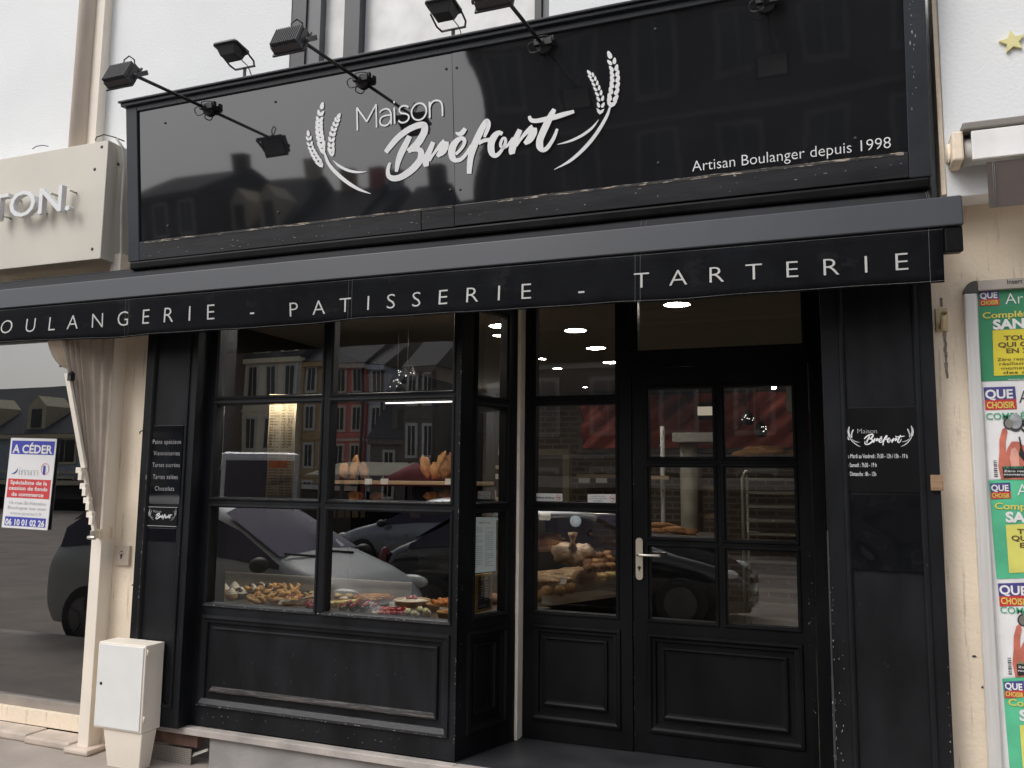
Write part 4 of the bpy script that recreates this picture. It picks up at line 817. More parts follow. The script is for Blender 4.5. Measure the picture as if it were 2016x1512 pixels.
GRN=mat('poster_green',(.045,.27,.13),.4,var=.12,vs=4);GR2=mat('poster_green_light',(.10,.50,.28),.4,var=.2,vs=5);YEL=mat('poster_yellow',(.72,.62,.05),.45);YE2=mat('poster_yellow_pale',(.70,.68,.16),.45)
PBL=mat('logo_blue',(.07,.065,.24),.45);PRE=mat('logo_red',(.55,.04,.05),.45);PWH=mat('poster_white',(.80,.80,.80),.4);INK=mat('poster_ink',(.02,.02,.02),.5);GTX=mat('green_print',(.06,.36,.2),.5);YTX=mat('yellow_print',(.70,.62,.12),.5);SKN=mat('printed_hand_red',(.55,.16,.11),.5,var=.3,vs=14);BRN=mat('brown_print',(.12,.08,.03),.5)
YQ=-.022
def pq(t,pts,m,l,name='colour_block'):
    b=MB(); b.quad(*[at(x,y,YQ-l) for x,y in pts]); return b.build(name,m,t)
def ptxt(t,s,a,c,h,m,off=0,l=.003): return txt(s,t,a,c,h,YQ-l,m,'lettering',off,lift=.0006)
def logo(t,x,y,w,h,sk):
    pq(t,[(x+sk*.6,y+h*.55),(x+w+sk*.6,y+h*.55-2),(x+w,y-2),(x,y)],PBL,.002); pq(t,[(x+sk,y+h),(x+w+sk,y+h-2),(x+w+sk*.6,y+h*.56-2),(x+sk*.6,y+h*.56)],PRE,.002)
    ptxt(t,'QUE',(x+w*.06,y+h*.50),(x+w*.94,y+h*.50-2),h*.38,PWH,.03); ptxt(t,'CHOISIR',(x+w*.06+sk*.8,y+h*.93),(x+w*.95+sk*.8,y+h*.93-2),h*.28,YTX,.02)
def green(y0,y1,x0,x1,m,ym,lab,full):
    t=tag(pq(None,[(x1,y1),(2160,y1-8),(2150,y0-14),(x0,y0)],m,0,'magazine_poster'),lab,'poster',None)
    H=y1-y0; sk=(x1-x0); f=lambda q:x0+sk*q
    logo(t,f(.02)+3,y0+H*.03,39,H*.16,2)
    ptxt(t,'Argent',(f(.2)+54,y0+H*.17),(f(.2)+150,y0+H*.14),H*.12,PWH,-.01)
    ptxt(t,'Complémentaires',(f(.3)+8,y0+H*.315),(f(.3)+190,y0+H*.28),H*.065,YTX,.02); ptxt(t,'SANTÉ',(f(.4)+28,y0+H*.44),(f(.4)+130,y0+H*.41),H*.1,PWH,.045)
    pq(t,[(f(1)+25,y0+H*.94),(2150,y0+H*.90),(2150,y0+H*.40),(f(.5)+26,y0+H*.45)],ym,.002)
    for i,(s,w,hh,o) in enumerate((('TOUT CE',95,.07,.03),('QUI CHANGE',120,.07,.03),('EN 2020',80,.07,.03))): ptxt(t,s,(f(.55+.05*i)+(48 if i==0 else 36 if i==1 else 52),y0+H*(.555+.07*i)),(f(.55)+48+w,y0+H*(.54+.07*i)),H*.05,BRN,o)
    if full:
        for i,s in enumerate(('Zéro reste à charge,','résiliation à tout','moment, fiabilité','des contrats')): ptxt(t,s,(f(.8)+33+4*i,y0+H*(.775+.047*i)),(f(.8)+145+4*i,y0+H*(.765+.047*i)),H*.034,BRN,.004)
        ptxt(t,'www.quechoisir.org',(f(1)+52,y0+H*.985),(f(1)+150,y0+H*.975),H*.02,PWH)
    return t
def cover(y0,y1,x0,x1,lab):
    t=tag(pq(None,[(x1,y1),(2160,y1-8),(2150,y0-10),(x0,y0)],PWH,0,'magazine_poster'),lab,'poster',None)
    H=y1-y0; sk=x1-x0; f=lambda q:x0+sk*q; g=lambda dx,q:(f(q)+dx,y0+H*q)
    logo(t,f(.02)+2,y0+H*.03,62,H*.24,4)
    ptxt(t,'Argent',(f(.2)+70,y0+H*.20),(f(.2)+170,y0+H*.18),H*.14,INK,-.014); ptxt(t,'COMPLÉMENTAIRES',(f(.3)+4,y0+H*.375),(f(.3)+190,y0+H*.35),H*.07,GTX,.01); ptxt(t,'SANTÉ',(f(.4)+72,y0+H*.50),(f(.4)+170,y0+H*.48),H*.12,INK,.03)
    def poly(pts,m,l): b=MB(); b.add([at(*g(dx,q),YQ-l) for dx,q in pts][::-1],[tuple(range(len(pts)))]); b.build('printed_hand',m,t)
    poly([(24,1.0),(20,.86),(24,.72),(26,.58),(33,.47),(40,.45),(43,.5),(38,.6),(37,.72),(42,.66),(50,.60),(62,.60),(78,.66),(96,.7),(96,1.0)],SKN,.0025)
    poly([(44,.78),(48,.68),(56,.66),(62,.72),(62,.85),(66,.98),(50,.98)],mat('printed_hand_pale',(.72,.36,.28),.5,var=.2,vs=16),.003)
    poly([(62,.74),(66,.66),(64,.55),(67,.55),(70,.68),(90,.9),(84,.9)],INK,.0035)
    for c,r_,m,l in(((46,.41),.055,MET2,.0035),((47,.41),.042,STEEL,.004),((59,.40),.085,MET2,.003),((60,.385),.07,mat('printed_chrome',(.35,.36,.38),.3,var=.5,vs=20),.0037)):
        poly([(c[0]+r_*H*math.cos(-a),c[1]+r_*math.sin(-a)*1.15) for a in [k*2*math.pi/16 for k in range(16)]],m,l)
    poly([(28,.865),(130,.85),(130,.96),(29,.985)],INK,.005)
    ptxt(t,'DE GROS CHANGEMENTS',(f(.9)+31,y0+H*.895),(f(.9)+140,y0+H*.875),H*.025,GTX,.01,.006); ptxt(t,'Zéro reste à charge',(f(.9)+31,y0+H*.93),(f(.9)+120,y0+H*.915),H*.022,PWH,.01,.006); ptxt(t,'moment, fiabilité',(f(.9)+31,y0+H*.965),(f(.9)+110,y0+H*.95),H*.022,PWH,.01,.006)
    b=MB()
    for k in range(9): 
        q=.80+.18*k/9; P=at(*g(11,q),YQ-.002);Q=at(*g(18,q-.004),YQ-.002); b.quad((P.x,P.y,P.z-.0025-.001*(k%3)),(Q.x,Q.y,P.z-.0025-.001*(k%3)),(Q.x,Q.y,P.z),(P.x,P.y,P.z))
    b.build('barcode',INK,t)
green(568,751,1924,1932,GRN,YEL,'green magazine poster at the top of the poster frame, under the header',True)
cover(757,944,1934,1947,'white magazine cover with a red hand, directly under the topmost green poster')
green(946,1140,1946,1962,GR2,YE2,'pale green magazine poster between the two white magazine covers',False)
cover(1143,1333,1962,1975,'white magazine cover with a red hand, below the middle green poster')
green(1336,1540,1973,1990,GR2,YE2,'green magazine poster at the very bottom of the poster frame',False)
# ---------------------------------------------------------------- inside the bakery
rnd=random.Random(3)
def rz_(a): return Matrix.Rotation(a,3,'Z')
CRU=mat('bread_crust',(.44,.22,.085),.7,var=.4,vs=18,bump=.4,bs=60); CRD=mat('dark_crust',(.26,.115,.045),.65,var=.45,vs=18,bump=.4,bs=60)
CRE=mat('whipped_cream',(.85,.80,.66),.55,var=.05); CHO=mat('chocolate_icing',(.045,.024,.015),.25,var=.3); PUF=mat('choux_pastry',(.55,.32,.13),.7,var=.35,vs=25,bump=.4,bs=70)
BER=mat('red_berries',(.42,.02,.035),.25,var=.4,vs=40); PNK=mat('pink_icing',(.65,.22,.24),.4,var=.3,vs=30); ORA=mat('orange_topping',(.62,.22,.035),.5,var=.35,vs=40,bump=.5,bs=90); CUS=mat('custard',(.74,.60,.24),.45,var=.15,vs=20)
KIW=mat('kiwi_slice',(.66,.60,.33),.4,var=.3,vs=60); BAGM=mat('crinkled_bread_bag',(.55,.37,.22),.25,var=.4,vs=14,bump=1,bs=30); CARD=mat('price_card',(.8,.78,.72),.6,var=.03); KRA=mat('kraft_card',(.50,.36,.22),.7,var=.1)
SHF=mat('pale_wood_shelf',(.45,.33,.20),.6,var=.15,vs=6,stretch=(1,6,6)); DKM=mat('dark_cabinet',(.010,.010,.011),.85,spec=.1); MAR=mat('beige_marble',(.46,.41,.32),.35,var=.25,vs=5)
def part1(name,b,m,label,cat,group=None,**k): return tag(b.build(name,m,None,**k),label,cat,group)
# downlights
LAMP=emis('downlight_glow',(1,.93,.82),125); LAMP2=emis('small_downlight_glow',(1,.90,.76),120)
for i,(x,y,r_,l) in enumerate(((985,641,.085,'large round ceiling downlight at the top of the side window'),(1133,650,.085,'large round ceiling downlight nearest the door, seen in the fixed window'),(1173,685,.085,'large round ceiling downlight in the middle of the fixed window'),(1203,713,.08,'round ceiling downlight at the right edge of the fixed window'),(1333,599,.085,'large round ceiling downlight seen through the transom over the door'),(982,660,.05,'smaller ceiling downlight just below the large one in the side window'),(1065,706,.05,'smaller ceiling downlight at the left edge of the fixed window'),(1097,725,.05,'smaller ceiling downlight between the large ones in the fixed window'),(-1,-3.3,.085,'unseen ceiling downlight added over the left end of the window display'),(-1,-2.75,.085,'unseen ceiling downlight added over the middle of the window display'),(-1,-2.2,.085,'unseen ceiling downlight added over the right end of the window display'),(1152,762,.035,'tiny far ceiling downlight low in the top pane of the fixed window'))):
    p=onz(x,y,HT+.012) if x>0 else Vector((y,.42,HT+.012)); t=thing('downlight',l,'ceiling light',p,'round downlights in the bakery ceiling')  # the three over the display are added out of view to brighten the pastries
    b=MB(); b.lathe([(r_*1.12,.006),(r_*1.12,-.004),(r_,-.006),(r_,.004)],p,(0,0,1),24); b.build('trim_ring',mat('white_trim',(.6,.58,.53),.5),t)
    b=MB(); b.lathe([(r_*.99,-.001),(0,-.001)],p,(0,0,1),24); b.build('diffuser',emis('added_downlight_glow',(1,.93,.82),190) if x<0 else LAMP if r_>.06 else LAMP2,t)
for x,y,l in((820,802,'leftmost of the three small wall spots behind the right window bay'),(845,807,'middle of the three small wall spots behind the right window bay'),(877,813,'rightmost of the three small wall spots behind the right window bay'),(968,747,'small spot light high in the side window'),(937,827,'left of the two small spots in the middle pane of the side window'),(958,832,'right of the two small spots in the middle pane of the side window'),(1524,762,'small spot light in the top right pane of the door')):
    p=at(x,y,5.9); t=thing('wall_spot',l,'spot light',p,'small spot lights deep in the shop')
    b=MB(); b.lathe([(.022,0),(.03,.07)],p,(0,1,.3),14); b.tube([p+Vector((0,.05,.02)),p+Vector((0,.3,.1))],.008,6); b.build('spot_body',METL,t)
    b=MB(); b.lathe([(0,-.003),(.026,-.003)],p,(0,1,.1),14); b.build('spot_glow',LAMP,t)
# strip light under the window head rail
a=at(760,794,.13);c=at(897,789,.13); b=MB(); b.box(a.x,c.x+.03,.122,.14,a.z-.002,a.z+.003); SL=thing('strip_light','thin lit strip light along the head of the right window panes','strip light',a); b.build('tube',emis('strip_glow_soft',(1,.96,.9),2.5),SL)
a_=at(436,790,.07); c_=at(640,787,.07); b=MB(); b.box(a_.x,c_.x,.062,.085,a_.z-.007,a_.z+.005); tag(b.build('strip_light',emis('added_strip_glow',(1,.93,.82),20)),'unseen strip light added behind the head rail of the left window panes','strip light')  # extra strip kept out of view, added to light the paper and pastries
b=MB(); b.box(a.x,c.x+.03,.142,.165,a.z-.006,a.z+.012); b.build('housing',METL,SL)
# red quilted panel, doors, pillar
b=MB(); x0,x1,z0,z1=-2.98,.35,1.88,2.56; nx,nz_=110,30; vs=[]
for j in range(nz_+1):
    for i in range(nx+1):
        x=x0+(x1-x0)*i/nx; z=z0+(z1-z0)*j/nz_
        d=abs(math.sin((x*.85-z*1.0)*math.pi/.30)); e=abs(math.sin((x+z*.9)*math.pi/.62))
        vs.append((x,6.55-.24*d**.6*(.6+.4*e**.4),z))
RP=thing('quilted_wall_panel','large dark red quilted wall panel high on the brick back wall','wall panel',(-1.3,6.5,1.88))
b.add(vs,[(j*(nx+1)+i,j*(nx+1)+i+1,(j+1)*(nx+1)+i+1,(j+1)*(nx+1)+i) for j in range(nz_) for i in range(nx)],True); b.build('padding',mat('red_quilt',(.52,.125,.095),.6,var=.4,vs=3),RP)
b=MB(); b.box(x0-.06,x1+.06,6.44,6.59,z0-.055,z0-.004); b.box(x0-.06,x0-.004,6.44,6.59,z0-.003,z1); b.build('grey_frame',mat('grey_panel_frame',(.22,.2,.18),.6),RP)
IDR=thing('interior_door','grey interior door in a beige frame on the brick back wall','door',(-4,6.5,0))
xa,xb=at(1030,900,6.5).x,at(1122,900,6.5).x; zt=at(1080,884,6.5).z
b=MB(); b.box(xb-.09,xb,6.46,6.6,0,zt); b.box(xa,xb-.092,6.46,6.6,zt-.08,zt); b.build('frame',mat('beige_door_frame',(.42,.36,.25),.6),IDR)
b=MB(); b.box(xa,xb-.10,6.52,6.6,0,zt-.09); b.build('leaf',mat('grey_green_door',(.20,.19,.155),.6),IDR)
PLR=thing('pillar','pale round topped pillar with a white cap inside the shop','pillar',(-1,5,0)); xa,xb=at(1336,900,4.6).x,at(1371,900,4.6).x; zt=at(1350,872,4.6).z
b=MB(); b.lathe([((xb-xa)/2,0),((xb-xa)/2,zt)],((xa+xb)/2,4.7,0),(0,0,1),20); b.build('shaft',mat('pale_pillar',(.40,.37,.30),.7),PLR)
b=MB(); b.box(xa-.04,xb+.2,4.45,4.95,zt+.002,zt+.10); b.build('cap',mat('white_cap',(.52,.5,.46),.6),PLR,bevel=.01)
SHU=thing('shelving_unit','beige shelving unit standing right of the pale pillar','shelves',(-.9,4.9,0)); xa,xb=at(1376,950,4.9).x,at(1425,950,4.9).x
b=MB(); 
for y in(961,1014): z=at(1390,y,4.9).z; b.box(xa,xb,4.85,5.2,z-.03,z+.02)
b.box(xa-.03,xa-.002,4.85,5.2,0,at(1380,905,4.9).z); b.build('shelf_frame',SHF,SHU)
TR=thing('bakers_rack','tall metal bakers rack with many tray rails behind the right door panes','rack',(-.5,4,0)); yr=3.9; xa,xb=at(1462,950,yr).x,at(1590,950,yr).x; zt=at(1500,924,yr).z
b=MB(); b.tube([(xa,yr,0),(xa,yr,zt-.08),(xa+.03,yr,zt-.02),(xa+.09,yr,zt),(xb-.09,yr,zt),(xb,yr,zt-.08),(xb,yr,0)],.018,8); b.tube([(xa,yr+.5,0),(xa,yr+.5,zt-.05),(xb,yr+.5,zt-.05),(xb,yr+.5,0)],.016,8); b.build('tube_frame',mat('rack_metal',(.42,.40,.34),.4,metal=.5),TR)
for k in range(11):
    z=zt-.10-.125*k; b=MB(); b.box(xa+.02,xb-.02,yr+.0,yr+.48,z,z+.012); b.box(xa+.02,xb-.02,yr-.008,yr-.001,z-.004,z+.022); b.build('tray',mat('tray_metal',(.32,.30,.26),.5,metal=.4),TR)
BKT=thing('bread_basket','flat wicker basket on top of the bakers rack','basket',(-.4,yr,zt)); b=MB(); xc,xw=at(1462,900,yr).x,at(1560,900,yr).x; zb_=zt+.02; b.box(xc,xw,yr-.1,yr+.35,zb_,zb_+.09); b.build('wicker',mat('wicker',(.20,.12,.06),.8,var=.4,vs=40),BKT,bevel=.01)
def baguette(c,l,r_,rot,m,label,group,sd=0): 
    b=MB(); b.blob(c,(l/2,r_,r_*.8),rot,.25,sd,14,10,5); return part1('baguette',b,m,label,'bread',group)
for i,(x,y,a) in enumerate(((1480,893,.1),(1510,890,-.15),(1535,894,.2),(1502,884,.05))):
    p=at(x,y,yr-.02+.05*i); baguette(p,.36,.042,rz_(a),CRU,'pale baguette lying in the wicker basket on the bakers rack','baguettes in the wicker basket',i)
def pendant(x,y,Y,r_,zt,l):
    c=at(x,y,Y); t=thing('pendant_lamp',l,'pendant lamp',c,'black perforated pendant lamps'); b=MB(); b.lathe([(.012,r_*1.5),(r_*.55,r_*1.1),(r_,r_*.2),(r_*.95,-r_*.5),(r_*.6,-r_)],c,(0,0,1),20); b.build('shade',mat('black_shade',(.008,.008,.009),.6),t)
    b=MB(); b.tube([(c.x,c.y,c.z+r_*1.5),(c.x,c.y,zt)],.003,5); b.build('cord',mat('grey_cord',(.2,.2,.2),.6),t)
    b=MB()
    for k in range(8): a=rnd.uniform(3.4,6.0); z=rnd.uniform(-.35,.7)*r_; q=c+Vector((math.cos(a)*r_*1.0,math.sin(a)*r_*1.0,z*.9)); b.blob(q,(.0028,.0028,.0028),None,0,0,6,4)
    b.build('light_holes',emis('hole_glow',(1,.95,.85),3),t)
pendant(802,738,1.3,.066,HT,'right hand black perforated pendant lamp behind the top right window pane'); pendant(782,758,1.5,.062,HT,'left hand lower black perforated pendant lamp behind the top right window pane')
pendant(1472,825,3.0,.052,HT,'black perforated pendant lamp hanging higher in the top right door pane'); pendant(1498,848,3.0,.052,HT,'black perforated pendant lamp hanging lower in the top right door pane')
b=MB(); p=at(714,772,1.6);q=at(762,735,1.6); b.box(p.x,q.x,1.6,1.95,p.z,q.z); DKB=part1('cardboard_box',b,mat('dark_box',(.03,.026,.022),.8),'dark square box on top of the tall cabinet behind the right window','box',bevel=.004)
b=MB(); q2=at(905,772,1.55); b.box(p.x-.25,q2.x+.1,1.5,2.0,p.z-.55,p.z-.002); TC=part1('tall_cabinet',b,DKM,'black wall cabinet behind the upper right window panes','cabinet',bevel=.006)
# kraft price list strip
KP2=thing('kraft_price_list','long kraft paper price list with an orange label hanging in the left window','price list',at(553,880,.13)); yk=.13; kc=[at(x,y,yk) for x,y in((531,776),(584,777),(577,1009),(522,1008))]
KPM=mat('kraft_paper',(.60,.49,.31),.8,var=.08,vs=8)
def kq(s,t): return kc[0].lerp(kc[1],s).lerp(kc[3].lerp(kc[2],s),t)
b=MB(); vs=[]
for j in range(25):
    for i in range(5): q=kq(i/4,j/24); vs.append((q.x,yk+.004*math.sin(j*.5+i*.3),q.z))
b.add(vs,[(j*5+i,(j+1)*5+i,(j+1)*5+i+1,j*5+i+1) for j in range(24) for i in range(4)],True); b.build('paper_strip',KPM,KP2)
def rows(fn,n,t0,t1,cols,m,parent,h=.28,y=-.006,gap=.3,sd=1):
    r=random.Random(sd); b=MB()
    for k in range(n):
        t=t0+(t1-t0)*k/n; dt=(t1-t0)/n*h
        for a,c in cols:
            s=a+r.uniform(0,.03)
            while s<c:
                e=min(c,s+r.uniform(.03,.11)); P=[fn(s,t),fn(e,t),fn(e,t+dt),fn(s,t+dt)]
                b.quad(*[(p.x,p.y+y,p.z) for p in P[::-1]]); s=e+.018
                if r.random()<gap*.25: break
    return b.build('print_rows',m,parent)
rows(kq,40,.015,.98,((.06,.42),(.48,.64),(.7,.93)),mat('brown_ink',(.20,.14,.07),.8),KP2,.34,sd=5)
b=MB(); b.quad(*[at(x,y,yk-.012) for x,y in((530,921),(565,921),(565,906),(530,906))]); b.build('orange_label',mat('orange_paper',(.75,.22,.04),.6,var=.25,vs=30),KP2)
# beaded blind chains
for pts,l in((((442,790),(440,850),(437,905),(433,925)),'beaded metal blind chain at the left edge of the left window'),(((985,823),(984,860),(981,895)),'short beaded metal chain in the side window')):
    b=MB(); P=catmull([(*at(x,y,.10 if x<500 else .5),) for x,y in pts],14)
    for q in P: b.blob(q,(.0028,.0028,.0028),None,0,0,6,4)
    b.tube(P,.0008,4,False); part1('bead_chain',b,mat('chain_steel',(.5,.5,.48),.3,metal=.8),l,'chain')
# window display deck
ZD=.68; DK=thing('display_counter','low window display counter with a beige marble back ledge','display counter',(-2.7,.5,.5))
b=MB(); b.prism([(-4.28,.12,ZD-.04),(-1.90,.12,ZD-.04),(-1.62,.9,ZD-.04),(-4.28,.9,ZD-.04)],(0,0,.038)); b.build('deck',mat('steel_deck',(.16,.13,.10),.4,var=.15),DK)
b=MB(); xm1=at(816,1150,.95).x; b.box(-4.28,xm1,.905,1.0,ZD-.03,ZD+.085); b.build('back_ledge',MAR,DK,bevel=.004)
b=MB(); b.box(-4.28,-1.95,.92,1.05,.01,ZD-.05); b.box(xm1+.002,-1.98,.905,1.05,ZD-.03,ZD+.17); b.build('dark_body',DKM,DK)
b=MB(); b.box(-4.28,xm1,.895,.90,ZD+.082,ZD+.092); b.build('steel_trim',STEEL,DK)
def od(x,y,dz=0): p=onz(x,y,ZD+dz); p.z=ZD; return p
def swirl(b,c,r_,h):
    prof=[]; 
    for k in range(9): t=k/8; prof.append((r_*(1-t)**.7*(1+.12*math.sin(k*2.6))+.0001*(k<8),h*t))
    b.lathe(prof,c,(0,0,1),12,fl=.22)
o_=0
cps=[(423,1173,0),(441,1171,0),(461,1167,0),(455,1181,0),(474,1179,1),(497,1172,1),(514,1168,1),(531,1171,1)]
for i,(x,y,ch) in enumerate(cps):
    p=od(x,y); r_=.041; t=thing('cream_puff',('cream puff with white whipped cream, number word'.replace(', number word','')+(' in the back row at the left end' if i<3 else ' in front of the back row at the left')) if not ch else 'chocolate dipped cream puff with white cream in the left window','pastry',p,'plain cream puffs in the left window' if not ch else 'chocolate cream puffs in the left window')
    if not ch and i==3: t['label']='cream puff with tall white swirl standing foremost at the left window corner'; del t['group']
    b=MB(); b.blob(p+Vector((0,0,.022)),(r_,r_,.024),None,.2,i,12,8); b.build('choux_base',CHO if ch else PUF,t)
    b=MB(); swirl(b,p+Vector((0,0,.036)),r_*.92,.042); b.build('cream_swirl',CRE,t)
    if ch: b=MB(); b.blob(p+Vector((-.004,-.012,.05)),(.028,.02,.022),None,.4,i+9,10,6); b.build('icing_cap',CHO,t)
# heap of twisted pastries
for i in range(36):
    x=492+ (i%12)*8.6+rnd.uniform(-5,5); y=1191-(i//12)*8-(i%12)*.35+rnd.uniform(-3,3); p=od(x,y); b=MB()
    b.blob(p+Vector((0,0,.016+rnd.uniform(0,.02)+.014*(i//12))),(.033,.016,.015),rz_(rnd.uniform(0,3.1))@Matrix.Rotation(rnd.uniform(-.7,.7),3,'Y'),.55,i,12,8)
    part1('twisted_pastry',b,mat('golden_pastry',(.62,.36,.12),.55,var=.35,vs=22,bump=.4,bs=60),'golden twisted pastry in the heap in the left window','pastry','golden pastry heap in the left window')
for i in range(7):
    x=572+ i*9; y=1192-(i%3)*7; p=od(x,y); t=thing('chocolate_eclair','slim dark chocolate eclair on the tray in the left window','pastry',p,'chocolate eclairs in the left window'); rt=rz_(1.0)
    b=MB(); b.blob(p+Vector((0,0,.014)),(.06,.013,.014),rt,.1,i,12,8); b.build('choux',PUF,t); b=MB(); b.blob(p+Vector((0,0,.021)),(.056,.012,.011),rt,.1,i,12,8); b.build('icing',CHO,t)
def tart(x,y,r_,fill,label,lat=0,crust=CRU,h=.035,top=None):
    p=od(x,y); t=thing('tart',label,'tart',p); b=MB(); b.lathe([(r_*.86,.001),(r_,h),(r_*1.04,h+.004),(r_*.96,h+.004),(r_*.93,h-.006)],p,(0,0,1),40,fl=.035); b.build('crust',crust,t)
    b=MB(); b.lathe([(r_*.93,h-.006),(r_*.5,h+.004),(0,h+.006)],p,(0,0,1),24); b.build('filling',fill,t)
    if lat:
        b=MB()
        for k in(-.6,-.2,.2,.6):
            hw=r_*math.sqrt(1-k*k)*.9
            for rt in(rz_(.5),rz_(-.6)):
                a_=p+rt@Vector((-hw,k*r_,h+.006));c_=p+rt@Vector((hw,k*r_,h+.006)); b.tube([a_,(a_+c_)/2+Vector((0,0,.006)),c_],.005,6)
        b.build('lattice',crust,t)
    if top:
        b=MB(); top(b,p,r_,h); b.build('topping',top.m,t)
    return t
def cluster(m,n,rr,sz,off=(0,0)):
    def f(b,p,r_,h):
        q=random.Random(n)
        for k in range(n): a=q.uniform(0,6.28); d=rr*math.sqrt(q.random())*r_; b.blob(p+Vector((off[0]*r_+math.cos(a)*d,off[1]*r_+math.sin(a)*d,h+.008+q.uniform(0,.008))),(sz,sz,sz*.9),None,.15,k,8,6)
    f.m=m; return f
tart(736,1187,.125,CUS,'large round golden lattice tart in the middle of the right window',1,crust=mat('golden_tart',(.58,.30,.10),.5,var=.3,vs=18))
tart(811,1193,.112,CRE,'cream filled tart topped with a few dark berries in the right window',0,crust=mat('pale_tart_crust',(.62,.42,.2),.6,var=.2),top=cluster(BER,7,.35,.012,(-.1,.1)))
tart(873,1201,.10,ORA,'tart heaped with shredded orange topping at the right end of the window',0,crust=mat('pale_tart_crust',(.62,.42,.2),.6),top=cluster(ORA,34,.85,.016))
tart(884,1217,.07,ORA,'small orange tart in the front right corner of the window',0,crust=MATS['pale_tart_crust'])
for i in range(5):
    p=od(655+i*10,1196-i*.8); t=thing('custard_slice','pale yellow custard slice in the left corner of the right window','pastry',p,'custard slices in the right window'); b=MB(); b.obox(p+Vector((0,0,.018)),(.035,.09,.036),rz_(.2)); b.build('sponge',CUS,t,bevel=.006)
for i in range(7):
    p=od(676+i*10,1203-(i%2)*6); t=thing('cherry_slice','chocolate cream slice topped with dark cherries in the right window','pastry',p,'cherry slices in the right window'); b=MB(); b.obox(p+Vector((0,0,.014)),(.03,.075,.028),rz_(.2)); b.build('sponge',CHO,t,bevel=.004)
    b=MB()
    for k in range(4): b.blob(p+rz_(.2)@Vector((rnd.uniform(-.008,.008),-.03+.02*k,.034)),(.010,.010,.009),None,.1,k,8,6)
    b.build('cherries',BER,t); b=MB(); b.tube([p+rz_(.2)@Vector((.004*math.sin(k*1.6),-.036+.009*k,.029)) for k in range(9)],.003,5); b.build('cream_line',CRE,t)
for i in range(12):
    p=od(735+ (i%6)*8+rnd.uniform(-2,2),1207+(i//6)*4-(i%6)*.2); b=MB(); b.blob(p+Vector((0,0,.006)),(.012,.012,.006),None,.3,i,8,6); part1('nut_biscuit',b,PUF,'small nut covered chocolate biscuit at the front of the right window','pastry','nut biscuits in the right window')
for i in range(10):
    p=od(752+ (i%5)*11,1213-(i//5)*8); b=MB(); b.blob(p+Vector((0,0,.014)),(.024,.022,.016),None,.35,i,10,8); part1('berry_tartlet',b,PNK if i%5<2 else BER,'pink and red glazed berry tartlet at the front of the right window','pastry','berry tartlets in the right window',)
for i,(x,y) in enumerate(((606,1196),(615,1192),(612,1200))):
    p=od(x,y); b=MB(); b.blob(p+Vector((0,0,.016)),(.022,.022,.018),None,.3,i,10,8); part1('raspberry_cake',b,BER,'bright red raspberry cake at the right end of the left window','pastry','raspberry cakes in the left window')
for i,(x,y) in enumerate(((806,1213),(818,1217),(829,1209),(840,1212))):
    p=od(x,y); t=thing('kiwi_dome','small white domed cake topped with a round fruit slice in the right window','pastry',p,'fruit topped domed cakes in the right window')
    b=MB(); b.blob(p+Vector((0,0,.014)),(.026,.026,.022),None,.1,i,12,8); b.build('dome',CRE if i%2 else CHO,t); b=MB(); b.lathe([(.019,0),(.019,.004),(0,.005)],p+Vector((-.004,-.012,.030)),(0,-.7,.8),14); b.build('fruit_slice',KIW,t)
def card(x,y,w,h,label,m=CARD,lines=1):
    p=od(x,y); t=thing('price_card',label,'price card',p); q=p+Vector((0,0,.004)); b=MB(); b.prism([q+Vector((-w/2,0,0)),q+Vector((w/2,0,0)),q+Vector((w/2,.018,h)),q+Vector((-w/2,.018,h))],(0,.0015,0)); b.build('card',m,t)
    f=lambda s,tt: q+Vector((-w/2+s*w,.018*(1-tt)-.001,h*(1-tt)))
    if lines: rows(f,2,.25,.85,((.1,.55),(.62,.9)),mat('card_ink',(.08,.09,.16),.7),t,.45,-.0012,sd=int(x))
card(550,1192,.062,.034,'white price card in front of the golden pastry heap',lines=0); card(616,1185,.042,.045,'cream coloured price card at the right edge of the left window',lines=0)
card(725,1198,.06,.034,'blank white price card before the lattice tart',lines=0); card(776,1196,.08,.024,'printed price card between the lattice tart and the cream tart'); card(872,1211,.06,.036,'printed blue and white price card leaning on the orange tart'); card(573,1170,.03,.022,'small price card behind the golden pastry heap'); card(832,1167,.05,.028,'small white price card by the dark case behind the cream tart',lines=0)
b=MB(); p=od(748,1165); b.box(p.x-.18,p.x+.22,p.y-.03,p.y,ZD+.001,ZD+.03); part1('steel_tray',b,MET2,'dark tray with a bright rim standing behind the lattice tart','tray',bevel=.003)
# return part: domes seen in the side window
for i,(x,y,m) in enumerate(((932,1180,CRE),(938,1192,ORA),(972,1188,CRU),(975,1172,CRD))):
    p=od(x,y); b=MB(); b.blob(p+Vector((0,0,.03)),(.05,.05,.036),None,.2,i,14,9); part1('glazed_bun',b,m,('white iced bun behind the chalkboard','orange topped bun behind the chalkboard','golden bun right of the chalkboard','dark bun right of the chalkboard, behind the golden one')[i],'bun')
